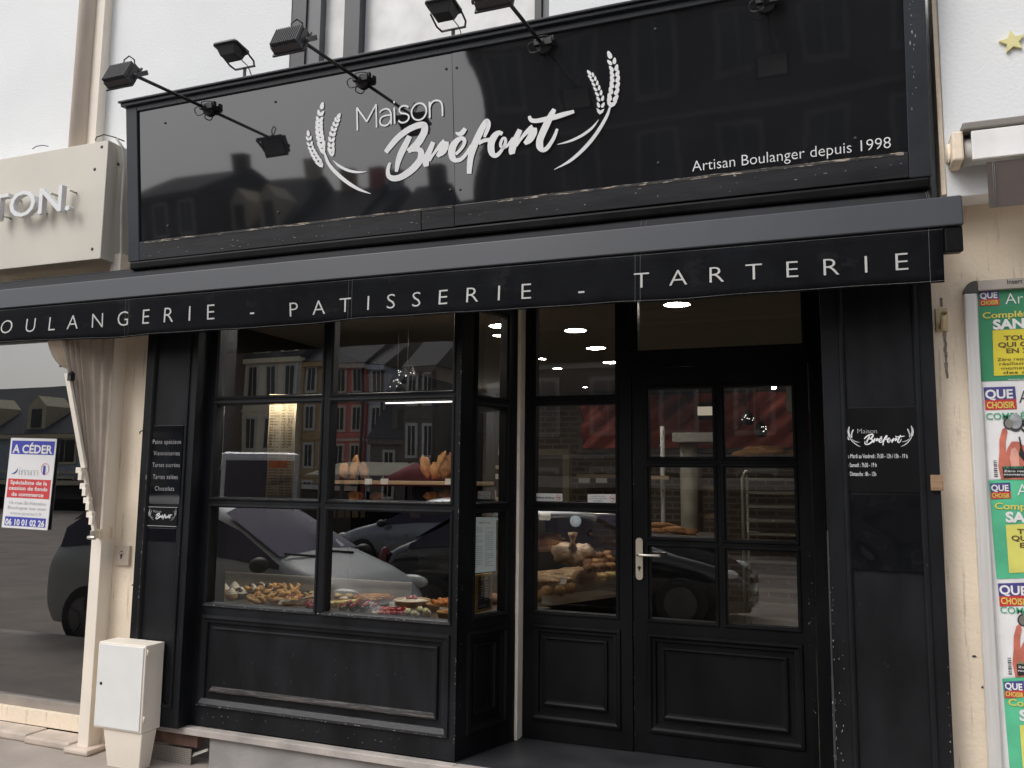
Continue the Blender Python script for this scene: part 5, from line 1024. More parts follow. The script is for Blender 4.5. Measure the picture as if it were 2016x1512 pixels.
# bread shelves
def loaf(x,y,Y,w,h,m,rot,label,cat='loaf'):
    p=at(x,y,Y); s_=(Y+4.1)/F*1.12; b=MB(); b.blob(p+Vector((0,0,h*s_/2)),(w*s_/2,w*s_*.45,h*s_/2),Matrix.Rotation(rot,3,'Y'),.42,x,16,12,5); return part1('loaf',b,m,label,cat,bevel=0)
YB=1.25
BS=thing('bread_shelf','wooden bread shelf behind the right window with loaves on it','shelf',at(860,943,YB)); a=at(656,944,YB);c=at(915,944,YB); b=MB(); b.box(a.x,c.x+.12,YB-.12,YB+.25,a.z-.03,a.z-.004); b.build('board',SHF,BS,bevel=.003)
a2=at(656,987,YB); b=MB(); b.box(a.x,c.x+.12,YB-.12,YB+.25,a2.z-.03,a2.z-.004); b.build('lower_board',SHF,BS,bevel=.003)
b=MB(); b.box(a.x,c.x+.12,YB+.26,YB+.28,.3,a.z+.35); b.build('rear_panel',DKM,BS)
for x,y,w,h,m,r_,l in((838,940,20,42,CRU,-.25,'tall pointed loaf leaning at the left end of the bread shelf'),(857,942,24,32,CRU,0,'round golden loaf second from the left on the bread shelf'),(879,942,28,32,CRD,.1,'dark round loaf at the right of the bread shelf'),(898,943,22,24,CRU,.2,'small loaf at the right end of the bread shelf'),(676,941,22,30,CRU,-.1,'golden loaf at the far left end of the bread shelf'),(698,941,20,44,CRU,.12,'tall bagged loaf second from the far left of the bread shelf'),(716,941,20,30,CRD,-.2,'dark loaf third from the far left of the bread shelf'),(867,938,18,48,CRU,.3,'long upright loaf leaning behind the round golden loaf'),(890,938,16,44,CRD,-.35,'long dark loaf leaning behind the dark round loaf'),(700,985,34,18,CRU,0,'flat loaf at the far left of the lower bread shelf'),(745,985,30,16,CRD,0,'flat dark loaf left of the middle on the lower bread shelf'),(848,984,30,16,CRU,0,'flat loaf on the lower bread shelf, left side'),(880,985,30,22,CRD,0,'dark loaf on the lower bread shelf, right side')):
    loaf(x,y,YB,w,h,m,r_,l)
for x,y,l in((725,948,'white price tag under the dark loaf at the far left of the bread shelf'),(757,948,'white price tag in the middle of the bread shelf edge'),(884,948,'white price tag on the edge of the bread shelf under the dark loaf'),(862,992,'pale price tag on the lower bread shelf')):
    b=MB(); p=at(x,y,YB-.125); b.box(p.x-.03,p.x+.03,YB-.127,YB-.125,p.z-.02,p.z+.02); part1('shelf_tag',b,CARD,l,'price tag')
YB2=2.2; BS2=thing('far_bread_shelf','second bread shelf seen through the side window','shelf',at(945,915,YB2)); a=at(905,915,YB2);c=at(970,914,YB2); b=MB(); b.box(a.x,c.x,YB2-.12,YB2+.2,a.z-.03,a.z-.004); b.build('board',SHF,BS2,bevel=.003)
b=MB(); b.box(a.x,c.x,YB2+.21,YB2+.23,.3,a.z+.5); b.build('back_panel',DKM,BS2)
for x,y,w,h,m,l in((937,913,26,30,mat('orange_crust',(.55,.24,.07),.6,var=.3,vs=18),'bright orange crusted loaf on the far bread shelf'),(943,895,26,22,CRD,'dark loaf at the back of the far bread shelf'),(955,914,24,24,CRD,'round dark loaf at the right of the far bread shelf')): loaf(x,y,YB2,w,h,m,0,l)
for x,y,l in((946,919,'white price tag on the far bread shelf edge'),(962,935,'small hanging white tag under the far bread shelf, left'),(976,938,'small hanging white tag under the far bread shelf, right')):
    b=MB(); p=at(x,y,YB2-.13); b.box(p.x-.022,p.x+.022,YB2-.132,YB2-.13,p.z-.02,p.z+.02); part1('shelf_tag',b,CARD,l,'price tag')
for x,y,w,h,l in((966,972,18,13,'upper small brown cardboard box in the side window'),(968,985,26,13,'lower small brown cardboard box in the side window')):
    p=at(x,y,1.8); s_=5.9/F; b=MB(); b.obox(p,(w*s_,.12,h*s_),rz_(.2)); part1('cardboard_box',b,KRA,l,'box',bevel=.003)
# hanging kraft tags
for i,(x,w) in enumerate(((655,11),(671,13),(684,11),(699,14),(714,10),(817,22))):
    p=at(x,1013,.16); s_=4.26/F*1.1; b=MB(); b.prism([(p.x-w*s_/2,.16,p.z-.018),(p.x+w*s_/2,.16,p.z-.016),(p.x+w*s_/2,.16,p.z+.022),(p.x-w*s_/2,.16,p.z+.022)],(0,.001,0)); part1('kraft_tag',b,KRA,('kraft tag hanging at the top of the lower right window pane, leftmost','kraft tag second from the left at the top of the lower right pane','kraft tag third from the left at the top of the lower right pane','kraft tag fourth from the left at the top of the lower right pane','kraft tag fifth from the left at the top of the lower right pane','wide kraft tag hanging alone near the right end of the lower pane')[i],'tag')
# notices stuck on the glass
def notice(name,label,cat,pts,T,m,parent=None):
    o=Vector((T[0][3],T[1][3],T[2][3])); n=Vector((T[0][1],T[1][1],0)); o2=o-n*.027
    P=[onp(x,y,o2,n) for x,y in pts]; t=thing(name,label,cat,sum(P,Vector())/len(P)); b=MB(); b.quad(*P[::-1]); b.build('sheet',m,t); return t,P,n
def nt_text(t,P,n,s,a,c,v,h,m,off=0):
    f=lambda u_,v_: P[0].lerp(P[1],u_).lerp(P[3].lerp(P[2],u_),v_)
    return text(s,'lettering',m,t,f(a,v),f(c,v),h*(P[0]-P[3]).length,off,n=n,up=(0,0,1),lift=.001)
NWH=mat('notice_paper',(.62,.62,.60),.6,var=.03); NGR=mat('notice_paper_green',(.55,.63,.60),.6,var=.03)
nr,P,n=notice('no_smoking_sticker','white no smoking sticker on the left of the fixed window','sticker',((1054,971),(1107,972),(1107,987),(1054,986)),T3,NWH)
nt_text(nr,P,n,'défense de fumer',.05,.72,.68,.30,INK,.01)
def ringicon(t,P,n,cx,cy,r_):
    f=lambda u_,v_: P[0].lerp(P[1],u_).lerp(P[3].lerp(P[2],u_),v_); c=f(cx,cy)+n*.001; ex=(P[1]-P[0]).normalized(); ez=Vector((0,0,1)); R_=r_*(P[0]-P[3]).length
    b=MB(); b.tube([c+ex*R_*math.cos(k*.3)+ez*R_*math.sin(k*.3) for k in range(22)],.0013,5,False); b.tube([c+ex*R_*.7-ez*R_*.7,c-ex*R_*.7+ez*R_*.7],.0013,5); b.build('red_ban_ring',PRE,t)
    b=MB(); b.quad(*[c+ex*x*R_+ez*z*R_-n*.0004 for x,z in((-.6,-.12),(.55,-.12),(.55,.12),(-.6,.12))]); b.quad(*[c+ex*x*R_+ez*z*R_-n*.0005 for x,z in((.2,-.5),(.4,-.5),(.4,.4),(.2,.4))]); b.build('pictogram',INK,t)
ringicon(nr,P,n,.86,.5,.34)
nr,P,n=notice('no_dogs_sticker','white no dogs sticker with three lines of text on the right of the fixed window','sticker',((1157,973),(1214,973),(1214,990),(1157,989)),T3,NWH)
for s,a,c,v in(('nos amis les chiens',.1,.62,.30),('ne sont pas admis dans',.06,.68,.58),('ce magasin',.2,.52,.86)): nt_text(nr,P,n,s,a,c,v,.17,INK)
ringicon(nr,P,n,.85,.5,.34)
o=Vector((T3[0][3],T3[1][3],0)); n=Vector((0,-1,0)); p=at(1133,1026,RY+.026); RS=thing('round_sticker','round pale blue sticker in the lower pane of the fixed window','sticker',p); b=MB(); b.lathe([(.034,0),(.034,.0005),(0,.0006)],p,n,24); b.build('disc',mat('sticker_pale_blue',(.45,.55,.58),.5),RS)
b=MB(); b.box(p.x-.02,p.x+.022,p.y-.0018,p.y-.001,p.z+.012,p.z+.016); b.box(p.x-.022,p.x-.002,p.y-.0018,p.y-.001,p.z-.01,p.z+.006); b.box(p.x+.004,p.x+.024,p.y-.0018,p.y-.001,p.z-.003,p.z); b.box(p.x+.004,p.x+.02,p.y-.0018,p.y-.001,p.z-.009,p.z-.006); b.build('print_rows',GRT,RS)
pr,P,n=notice('price_list_sheet','pale printed price list sheet taped in the lower side window','price list',((931,1018),(977,1019),(976,1124),(930,1129)),T2,NGR)
f=lambda u_,v_: P[0].lerp(P[1],u_).lerp(P[3].lerp(P[2],u_),v_)+n*.0012
nt_text(pr,P,n,'PRIX ET 1 KG',.26,.72,.115,.03,INK,.01)
rows(f,20,.19,.92,((.04,.42),(.5,.88)),mat('grey_ink',(.16,.18,.18),.7),pr,.26,0,sd=8)
oc=thing('chalkboard_sign','small chalkboard opening sign in a yellow wooden frame reading OUVERT','sign',(-1.8,.1,.8))
o2=C0-Vector((T2[0][1],T2[1][1],0))*.05; n=Vector((T2[0][1],T2[1][1],0)); P=[onp(x,y,o2,n) for x,y in((934,1132),(967,1127),(966,1199),(933,1208))]
g=lambda u_,v_,w=0: P[0].lerp(P[1],u_).lerp(P[3].lerp(P[2],u_),v_)+n*w
b=MB(); YF_=mat('yellow_frame_wood',(.62,.37,.07),.5,var=.15)
for q in((0,0,1,.07),(0,.93,1,1),(0,.07,.13,.93),(.87,.07,1,.93)): b.prism([g(q[0],q[3]),g(q[2],q[3]),g(q[2],q[1]),g(q[0],q[1])],n*.012)
b.build('frame',YF_,oc); b=MB(); b.quad(g(.12,.94,.003),g(.88,.94,.003),g(.88,.06,.003),g(.12,.06,.003)); b.build('slate',mat('chalk_slate',(.012,.013,.016),.6),oc)
def oct_(s,a,c,v,h,m): return text(s,'lettering',m,oc,g(a,v,.003),g(c,v,.003),h*(P[0]-P[3]).length,.015,n=n,up=(0,0,1),lift=.001)
oct_('OUVERT',.2,.8,.17,.065,mat('gold_print',(.62,.42,.12),.6)); oct_('LUNDI',.28,.68,.88,.055,LET2); rows(lambda s,t:g(s,t,.0045),8,.24,.76,((.2,.5),(.58,.82)),LET2,oc,.3,0,sd=4)
b=MB(); q=[onp(x,y,C0-n*.09,n) for x,y in((974,1026),(983,1026),(983,1029),(974,1029))]
# ---------------------------------------------------------------- counter case with bread
CC=thing('counter_case','angled glass bread counter with stepped shelves behind the fixed window','display case',(-1.9,1.6,0))
e1=Vector((.447,.894,0)); e2=Vector((-.894,.447,0)); P0=Vector((-2.02,1.16,0))
def cp(a,s,z): return P0+e1*a+e2*s+Vector((0,0,z))
def cbox(b,a0,a1,s0,s1,z0,z1): b.prism([cp(a0,s0,z0),cp(a0,s1,z0),cp(a1,s1,z0),cp(a1,s0,z0)][::-1],(0,0,z1-z0))
AL=1.22
b=MB(); cbox(b,-.1,AL,.03,.85,0.01,.585); b.build('base',DKM,CC)
b=MB(); cbox(b,-.1,AL,0,.25,.588,.61); b.build('lower_deck',MAR,CC); b=MB(); cbox(b,-.1,AL,.251,.5,.60,.75); b.build('middle_deck',MAR,CC); b=MB(); cbox(b,-.1,AL,.501,.85,.60,.90); b.build('upper_deck',mat('dark_deck',(.05,.045,.04),.5),CC)
b=MB(); b.quad(cp(-.1,0,.61),cp(AL,0,.61),cp(AL,0,1.2),cp(-.1,0,1.2)); b.build('front_glass',GLI,CC); b=MB(); b.quad(cp(AL,0,.61),cp(AL,.85,.61),cp(AL,.85,1.2),cp(AL,0,1.2)); b.build('end_glass',GLI,CC)
b=MB(); b.tube([cp(AL,0,.61),cp(AL,0,1.2)],.007,6); b.tube([cp(-.1,0,1.2),cp(AL,0,1.2)],.006,6); b.tube([cp(AL,0,1.2),cp(AL,.85,1.2)],.006,6); b.build('metal_edge',STEEL,CC)
b=MB(); cbox(b,-.1,AL,.35,.85,1.205,1.215); b.build('glass_top',mat('counter_top',(.06,.06,.055),.15),CC)
def ond(x,y,z): return onz(x,y,z)
def item(name,x,y,z,rr,m,rot,label,cat,group=None,nz=.25):
    p=onz(x,y,z); b=MB(); b.blob(p+Vector((0,0,rr[2])),rr,rot,nz,int(x)+int(y),14,10,4); return part1(name,b,m,label,cat,group)
for i,(x,y) in enumerate(((1066,1086),(1078,1080),(1068,1076),(1072,1068),(1064,1062))): item('baguette',x,y,.91+.02*i,(.17,.034,.03),CRU if i%2 else mat('orange_crust',(.55,.24,.07),.6,var=.3),rz_(.15*i-.2),'baguette in the stacked pile at the left of the counter case','bread','baguettes stacked in the counter case')
item('bagged_bread',1118,1112,.90,(.12,.075,.07),BAGM,None,'crinkled plastic bag of sliced bread tied at the top in the counter','bread bag',nz=.4); item('bagged_bread',1145,1113,.90,(.10,.09,.07),BAGM,None,'wide plastic bag of round rolls beside the tied bread bag','bread bag',nz=.4)
b=MB(); p=onz(1127,1066,1.06); b.lathe([(.03,-.05),(.012,0),(.022,.03),(.03,.06)],p,(0,0,1),10,fl=.4); part1('bag_tie',b,BAGM,'tied top of the crinkled bread bag sticking up','bag tie')
for i,(x,y) in enumerate(((1163,1114),(1176,1113),(1189,1112),(1199,1110),(1182,1104),(1195,1100))): item('plaited_roll',x,y,.90+.03*(i>3),(.055,.03,.028),CRU if i%2 else CRD,rz_(.5+.2*i),'golden plaited roll in the row at the right of the counter','roll','plaited rolls in the counter case')
for i in range(12): item('filled_baguette',1062+i*9.5,1152-i*1.2-(i%3)*6,.755,(.15,.03,.026),mat('sugared_crust',(.52,.34,.18),.5,var=.5,vs=40,bump=.6,bs=90),rz_(.25),'long sugared filled baguette on the middle deck of the counter','bread','filled baguettes in the counter case')
item('bagged_bread',1152,1153,.755,(.085,.08,.06),BAGM,None,'round loaf in a shiny plastic bag on the middle counter deck','bread bag',nz=.5)
for i in range(5): item('sandwich',1170+i*10,1143-i*2,.755,(.06,.04,.022),CUS if i%2 else CRU,rz_(.9),'pale wrapped sandwich at the right end of the middle counter deck','sandwich','sandwiches in the counter case')
for i,(x,y) in enumerate(((1076,1176),(1103,1174),(1066,1184),(1124,1168))): item('chou_bun',x,y,.612,(.045,.045,.04),PUF,None,('cream dusted round bun at the front of the lower counter deck, left','cream dusted round bun in the middle of the lower counter deck','small round bun in the left corner of the lower counter deck','small round bun at the right of the lower counter deck')[i],'bun')
for i in range(14): item('small_quiche',1060+i*9.5,1166-i*1.2-(i%2)*5,.612,(.05,.04,.018),CUS if i%3 else CRU,rz_(i),'small yellow quiche in the row at the back of the lower deck','quiche','quiches in the counter case')
for x,y,z,l in((1104,1150,.755,'cream price card standing among the filled baguettes'),(1076,1188,.612,'white price card at the front of the lower counter deck'),(1072,1024,1.2,'folded cream card on top of the counter, left')):
    p=onz(x,y,z); b=MB(); q=p; b.prism([q+Vector((-.035,-.01,0)),q+Vector((.035,.01,0)),q+Vector((.035,.03,.05)),q+Vector((-.035,.01,.05))],(0,.002,0)); part1('price_card',b,CARD,l,'price card')
# far counter with baguettes
FC=thing('till_counter','dark serving counter behind the left door panes','counter',(-1,3,0)); a=at(1262,1050,2.8);c=at(1415,1050,2.8); b=MB(); b.box(a.x,c.x,2.7,3.3,.01,a.z-.03); b.build('body',DKM,FC,bevel=.01); b=MB(); b.box(a.x-.02,c.x+.02,2.68,3.32,a.z-.028,a.z-.004); b.build('top',mat('grey_counter_top',(.16,.15,.14),.3),FC,bevel=.005)
for i,(x,y,a_) in enumerate(((1300,1030,.05),(1320,1036,-.1),(1345,1042,.2),(1296,1040,.1),(1355,1046,-.3))):
    p=at(x,y+4,2.85); baguette(p,.26 if i<4 else .14,.03,rz_(a_),CRU if i%2 else CRD,'crusty baguette lying on the serving counter behind the door','baguettes on the serving counter',i)
ST2=thing('shelf_stand','slim white pole stand with a small price shelf behind the upper left door pane','stand',(-1.5,4,0)); p=at(1305,940,4.0); b=MB(); b.tube([(p.x,4,.01),(p.x,4,2.0)],.022,8); b.build('pole',mat('white_pole',(.5,.5,.48),.5),ST2); b=MB(); b.box(p.x-.18,p.x+.09,3.8,3.97,p.z-.02,p.z+.015); b.build('small_shelf',SHF,ST2)
YL=3.2; WSH=thing('wall_shelf','lit wooden wall shelf with two price tags on the brick wall','shelf',at(1180,935,5.8)); a=at(1138,935,5.9);c=at(1222,935,5.9); b=MB(); b.box(a.x,c.x,5.85,6.59,a.z-.025,a.z+.01); b.build('board',SHF,WSH)
for x in(1150,1184): p=at(x,941,5.84); b=MB(); b.box(p.x-.07,p.x+.07,5.838,5.846,p.z-.06,p.z-.002); b.build('price_tag',CARD,WSH)
MS=thing('menu_screen','small lit rectangular menu screen on the far wall, upper left door pane','screen',at(1388,808,5.5)); p=at(1372,818,5.5);q=at(1420,796,5.5); b=MB(); b.box(p.x,q.x,5.5,5.56,p.z-.05,q.z+.03); b.build('casing',DKM,MS); b=MB(); b.box(p.x+.01,p.x+.19,5.49,5.499,p.z+.0,p.z+.10); b.build('screen',emis('screen_glow',(.9,.8,.6),.35),MS)
WB=thing('rear_white_panel','white rounded extractor panel at the right edge of the upper door pane','panel',at(1550,790,5)); p=at(1548,812,4.6);q=at(1600,740,4.6); b=MB(); b.box(p.x,q.x,4.6,4.8,p.z,q.z); b.build('casing',mat('off_white_casing',(.42,.4,.34),.5),WB,bevel=.04)

for i in range(10): item('round_roll',1160+ (i%6)*9+rnd.uniform(-2,2),1128-(i//6)*7-i*.6,.90,(.035,.035,.028),CRU if i%3 else CRD,None,'small round roll in the pile at the right of the upper counter deck','roll','round rolls in the counter case')

FIL=[('cream topped',CRE),('orange glazed',ORA),('red berry',BER),('custard',CUS),('chocolate',CHO)]
for i in range(20):
    x=536+i*10.5+(25 if i>9 else 0); y=1174+(i%2)*6+(i>9)*4
    if i>11 and i%2: continue
    p=od(x,y); fn,fm=FIL[(i*2+i//3)%5]; sd_='left' if i<10 else 'right'
    t=thing('tartlet',fn+' tartlet in the back row of the '+sd_+' window','pastry',p,fn+' tartlets in the back row of the '+sd_+' window')
    b=MB(); b.lathe([(.026,.001),(.034,.02),(.031,.021),(.028,.016)],p,(0,0,1),16,fl=.05); b.build('crust',CRU,t)
    b=MB(); b.blob(p+Vector((0,0,.018)),(.028,.028,.014),None,.35,i,12,8); b.build('filling',fm,t)
for i in range(9):
    p=od(598+i*3.2,1180-(i%3)*4); b=MB(); b.obox(p+Vector((0,0,.012)),(.03,.07,.024),rz_(.5)); part1('millefeuille',b,CUS if i%2 else CHO,'small layered slice at the right end of the left window','pastry','layered slices in the left window',bevel=.004)
# ---------------------------------------------------------------- the square across the road (seen in the glass)
def V(px,py,D): p=at(px,py,D); return Vector((p.x,.06-p.y,p.z))
GZ=PZ-.12
SLT=mat('slate_roof',(.05,.053,.062),.8,var=.3,vs=6,bump=.4,bs=20)
WDK=mat('dark_window_glass',(.02,.022,.025),.08); WFR=mat('white_window_frame',(.6,.6,.58),.5)
def house(name,label,x0,x1,yf,z1,depth,wallm,rows_,cols,roofh,trim=None,dormers=0,winw=.42,rail=False):
    t=thing(name,label,'house',((x0+x1)/2,yf,GZ)); b=MB(); b.box(x0,x1,yf-depth,yf,GZ,z1); wl=b.build('wall',wallm,t)
    b=MB(); b.prism([(x0-.1,yf+.25,z1),(x0-.1,yf-depth-.2,z1),(x0-.1,yf-depth/2,z1+roofh)],(x1-x0+.2,0,0)); rf=b.build('roof',SLT,t)
    b=MB(); b.box(x0-.05,x1+.05,yf+.001,yf+.22,z1-.25,z1-.02); b.build('cornice',trim or wallm,t)
    H=z1-GZ; W=(x1-x0)/cols
    for r_ in range(rows_):
        zc=GZ+H*(r_+.55)/rows_; hh=H/rows_*.56
        for c in range(cols):
            xc=x0+W*(c+.5); ww=W*winw
            b=MB(); b.box(xc-ww/2-.12,xc+ww/2+.12,yf+.001,yf+.06,zc-hh/2-.12,zc+hh/2+.12); w_=b.build('window',trim or WFR,t)
            b=MB(); b.box(xc-ww/2,xc-.03,yf+.061,yf+.08,zc-hh/2,zc+hh/2); b.box(xc+.03,xc+ww/2,yf+.061,yf+.08,zc-hh/2,zc+hh/2); b.build('pane',WDK,w_)
    for r_ in range(1,rows_):
        b=MB(); zc=GZ+H*r_/rows_; b.box(x0-.02,x1+.02,yf+.001,yf+.07,zc-.07,zc+.05); b.build('string_course',trim or wallm,t)
    if rows_>1:
        b=MB(); b.box(x0+.15,x1-.15,yf+.085,yf+.13,GZ,GZ+H/rows_*.80); b.build('shopfront',DKM,t); b=MB(); b.box(x0+.2,x1-.2,yf+.131,yf+.16,GZ+H/rows_*.66,GZ+H/rows_*.78); b.build('shop_sign_band',trim or WFR,t); b=MB(); b.box(x0+.35,x1-.35,yf+.131,yf+.14,GZ+.6,GZ+H/rows_*.6); b.build('shop_window',WDK,t)
    b=MB(); b.lathe([(.06,0),(.06,H-.3)],(x1-.12,yf+.10,GZ),(0,0,1),8); b.build('gutter_pipe',WFR if dormers else MET2,t)
    for d in range(dormers):
        xc=x0+(x1-x0)*(d+.5)/dormers; b=MB(); dw=min(.65,(x1-x0)/dormers*.3); b.prism([(xc-dw,yf-.2,z1+.2),(xc+dw,yf-.2,z1+.2),(xc+dw,yf-.2,z1+1.5),(xc,yf-.2,z1+2.05),(xc-dw,yf-.2,z1+1.5)],(0,-1.6,0)); dm=b.build('dormer',trim or wallm,rf)
        b=MB(); b.box(xc-dw*.55,xc+dw*.55,yf-.198,yf-.17,z1+.35,z1+1.35); b.build('dormer_pane',WDK,t)
    b=MB(); b.box(x1-.9,x1-.2,yf-depth/2-.3,yf-depth/2+.3,z1+roofh*.4,z1+roofh+.9); b.build('chimney',wallm,rf)
    return t
Yd=30.0; yf=.06-Yd
def X(px): return V(px,800,Yd).x
def Z(px,py): return V(px,py,Yd).z
house('brick_house','tall dark brick house on the far side of the square',X(330),X(478),yf+1.5,Z(440,640),8,mat('dark_brick_wall',(.10,.075,.06),.9,var=.3),4,3,1.6)
house('cream_house','cream plastered house with three windows per floor and slate roof',X(479),X(589),yf,Z(535,706),8,mat('cream_house_wall',(.80,.72,.55),.9,var=.08),3,3,3.0,dormers=2)
house('ochre_house','ochre plastered house with pale window surrounds',X(590),X(652),yf-.3,Z(620,712),8,mat('ochre_wall',(.46,.33,.17),.9,var=.1),4,2,2.6)
house('pink_house','pink red plastered house with cream window surrounds',X(653),X(718),yf,Z(690,716),8,mat('pink_wall',(.66,.2,.17),.9,var=.1),4,2,2.6,trim=mat('cream_trim',(.6,.5,.42),.8))
house('pale_blue_house','narrow pale blue grey house',X(719),X(752),yf-.2,Z(735,716),8,mat('pale_blue_wall',(.58,.62,.70),.9,var=.08),4,1,2.4)
house('slate_house','long low house with big slate roof and dormers',X(753),X(1150),yf+1,Z(830,866),9,mat('grey_brown_wall',(.16,.14,.125),.9,var=.2),1,5,(Z(830,712)-Z(830,866))*1.3,dormers=3,winw=.2)
house('gabled_house','tall narrow dark gabled house behind the long low one',X(848),X(908),yf+2.5,Z(875,735),6,mat('grey_brown_wall',(.16,.14,.125),.9,var=.2),3,2,2.2)
house('blue_slate_house','long slate blue house with pale dormers',V(-330,800,26).x,V(300,800,26).x,-27.5,V(75,850,26).z,9,mat('slate_blue_wall',(.30,.35,.40),.9,var=.15),2,8,V(75,728,26).z-V(75,850,26).z,trim=mat('yellowish_trim',(.5,.45,.32),.8),dormers=6)
Yg_=16.5
house('dark_town_house','tall dark stone town house facing the bakery',V(975,800,Yg_).x,5,-Yg_,9.5,10,mat('sooty_stone_wall',(.075,.068,.062),.9,var=.3),4,7,2.5,trim=mat('grey_stone_trim',(.20,.19,.175),.8))
# vehicles
def car(name,label,x,y,ang,L,W,H,st,paint,cab):
    """st: stations (x/L, belt z, top z, width factor); cab=(rear glass base, roof rear, roof front, screen base) station indices"""
    t=thing(name,label,'car',(x,y,GZ)); T=Matrix.Translation((x,y,GZ))@Matrix.Rotation(ang,4,'Z'); b=MB(T); w=W/2; vs=[]; n=11
    sec=[]
    for fx,zb,zt,wf in st:
        X_=fx*L-L/2; ww=w*wf; top=zt-zb
        half=[(ww*.86,.20),(ww*.98,.36),(ww,.58),(ww*.985,zb-.06),(ww*.93,zb),(ww*(.93-.16*min(1,top/.5)),zb+top*.86),(ww*.45,zt)]
        sec.append([(X_,yy,zz) for yy,zz in half]+[(X_,0,zt+.012)]+[(X_,-yy,zz) for yy,zz in half[::-1]])
    m=len(sec[0])
    for s_ in sec: vs+=s_
    fs=[(i*m+k,i*m+k+1,(i+1)*m+k+1,(i+1)*m+k) for i in range(len(sec)-1) for k in range(m-1)]
    fs+=[tuple(range(m)),tuple((len(sec)-1)*m+k for k in range(m-1,-1,-1))]
    b.add(vs,fs,True); b.build('body',paint,t,subd=1)
    g=MB(T); off=.012
    def lerp(a,c,s): return Vector(a).lerp(Vector(c),s)
    i0,i1,i2,i3=cab
    for sd in(1,-1):
        k4=4 if sd==1 else m-5; k5=5 if sd==1 else m-6
        P=[]
        for i in range(i0,i3+1): P.append((lerp(sec[i][k4],sec[i][k5],.12)+Vector((0,sd*off,0)),lerp(sec[i][k4],sec[i][k5],.88)+Vector((0,sd*off,0))))
        v=[q for p in P for q in p]; g.add(v,[(2*j,2*j+1,2*j+3,2*j+2) if sd<0 else (2*j,2*j+2,2*j+3,2*j+1) for j in range(len(P)-1)],True)
    g.build('side_windows',CGL,t)
    for nm,(a_,c_) in(('windscreen',(i3,i2)),('rear_window',(i0,i1))):
        g=MB(T); sx=1 if nm=='windscreen' else -1; v=[]
        for s in(.08,.5,.92):
            ra=[lerp(sec[a_][k],sec[c_][k],s)+Vector((sx*.02,0,.025)) for k in(5,6,7,8,9)]; 
            ra[0].y*=.93; ra[-1].y*=.93; v+=ra
        g.add(v,[(j*5+k,j*5+k+1,(j+1)*5+k+1,(j+1)*5+k) for j in range(2) for k in range(4)],True); g.build(nm,CWS,t)
    for fx in(.18,.82):
        for sd in(1,-1):
            c=T@Vector((fx*L-L/2,sd*(w-.09),.31)); ax=(T.to_3x3()@Vector((0,sd,0)))
            b=MB(); b.lathe([(.20,.105),(.30,.11),(.315,.09),(.315,-.1),(.0,-.1)],c,ax,24); wh=b.build('wheel',mat('tyre_rubber',(.015,.015,.015),.8),t)
            b=MB(); b.lathe([(0,.095),(.06,.112),(.19,.10),(.205,.108)],c,ax,20)
            for q in range(5): a=q*1.2566; r3=Matrix.Rotation(a,3,ax); b.obox(c+ax*.112+r3@Vector((0,0,.12)),(.05,.02,.13),r3@T.to_3x3())
            b.build('rim',mat('alloy_rim',(.12,.12,.125),.35,metal=.7),wh)
    fr=sec[-2]; 
    for sd in(1,-1):
        b=MB(T); b.blob((st[-2][0]*L-L/2-.10,sd*w*.78,st[-2][1]+.045),(.20,.095,.075) if paint is SIL else (.12,.08,.06),None,0,0,12,8); b.build('headlight',mat('headlamp_glass',(.62,.64,.62),.15),t)
        if paint is not SIL: b=MB(T); b.blob((st[1][0]*L-L/2-.02,sd*w*.82,st[1][1]-.08),(.06,.09,.15),None,0,0,10,8); paint is not SIL and b.build('tail_light',mat('tail_lamp',(.16,.02,.025),.2),t)
        b=MB(T); i=cab[3]; b.blob((st[i][0]*L-L/2-.12,sd*(w+.08),st[i][1]+.06),(.09,.10,.075),None,0,0,10,8); b.build('wing_mirror',mat('black_plastic',(.02,.02,.02),.5),t)
    b=MB(T); X_=L/2; b.box(X_-.06,X_+.012,-.33,.33,.50,.60); b.box(X_-.06,X_+.012,-.45,.45,.26,.36); b.build('grille',mat('black_plastic',(.02,.02,.02),.5),t)
    b=MB(T); b.box(X_-.02,X_+.02,-.26,.26,.385,.475); b.build('number_plate',mat('plate_white',(.6,.6,.55),.5),t)
    b=MB(T); i=cab[3]; xw=st[i][0]*L-L/2+.02; 
    for yy in(-.1,.45): b.tube([(xw+.06,yy-.3,st[i][2]+.02),(xw-.06,yy+.2,st[i][2]+.08)],.012,5)
    b.build('wipers',mat('black_plastic',(.02,.02,.02),.5),t)
    return t
CGL=mat('car_window_glass',(.040,.035,.062),.12,spec=.22)
CWS=mat('windscreen_glass',(.060,.050,.105),.2,spec=.06); SIL=mat('silver_car_paint',(.36,.375,.375),.45,metal=.1,coat=.12,var=.03); BLC=mat('black_car_paint',(.006,.006,.008),.15,coat=.6); GRC=mat('grey_car_paint',(.17,.19,.22),.3,metal=.4,coat=.6); WHC=mat('white_van_paint',(.65,.66,.68),.35,coat=.4)
MPV=[(0,.62,.66,.80),(.02,.92,.98,.93),(.06,.98,1.30,.97),(.14,1.0,1.55,1),(.38,.99,1.60,1),(.58,.97,1.53,1),(.66,.96,1.38,1),(.79,.92,.985,.985),(.90,.80,.88,.95),(.97,.66,.72,.85),(1,.48,.55,.70)]
SED=[(0,.60,.66,.80),(.02,.85,.92,.92),(.10,.90,1.00,.97),(.22,.92,1.36,1),(.42,.92,1.45,1),(.55,.91,1.42,1),(.62,.90,1.28,1),(.74,.87,.945,.99),(.88,.76,.84,.96),(.965,.62,.70,.86),(1,.46,.54,.70)]
car('silver_car','silver compact people carrier parked by the kerb in front of the shops',-6.05,-3.28,0,4.15,1.70,1.6,MPV,SIL,(2,3,5,7))
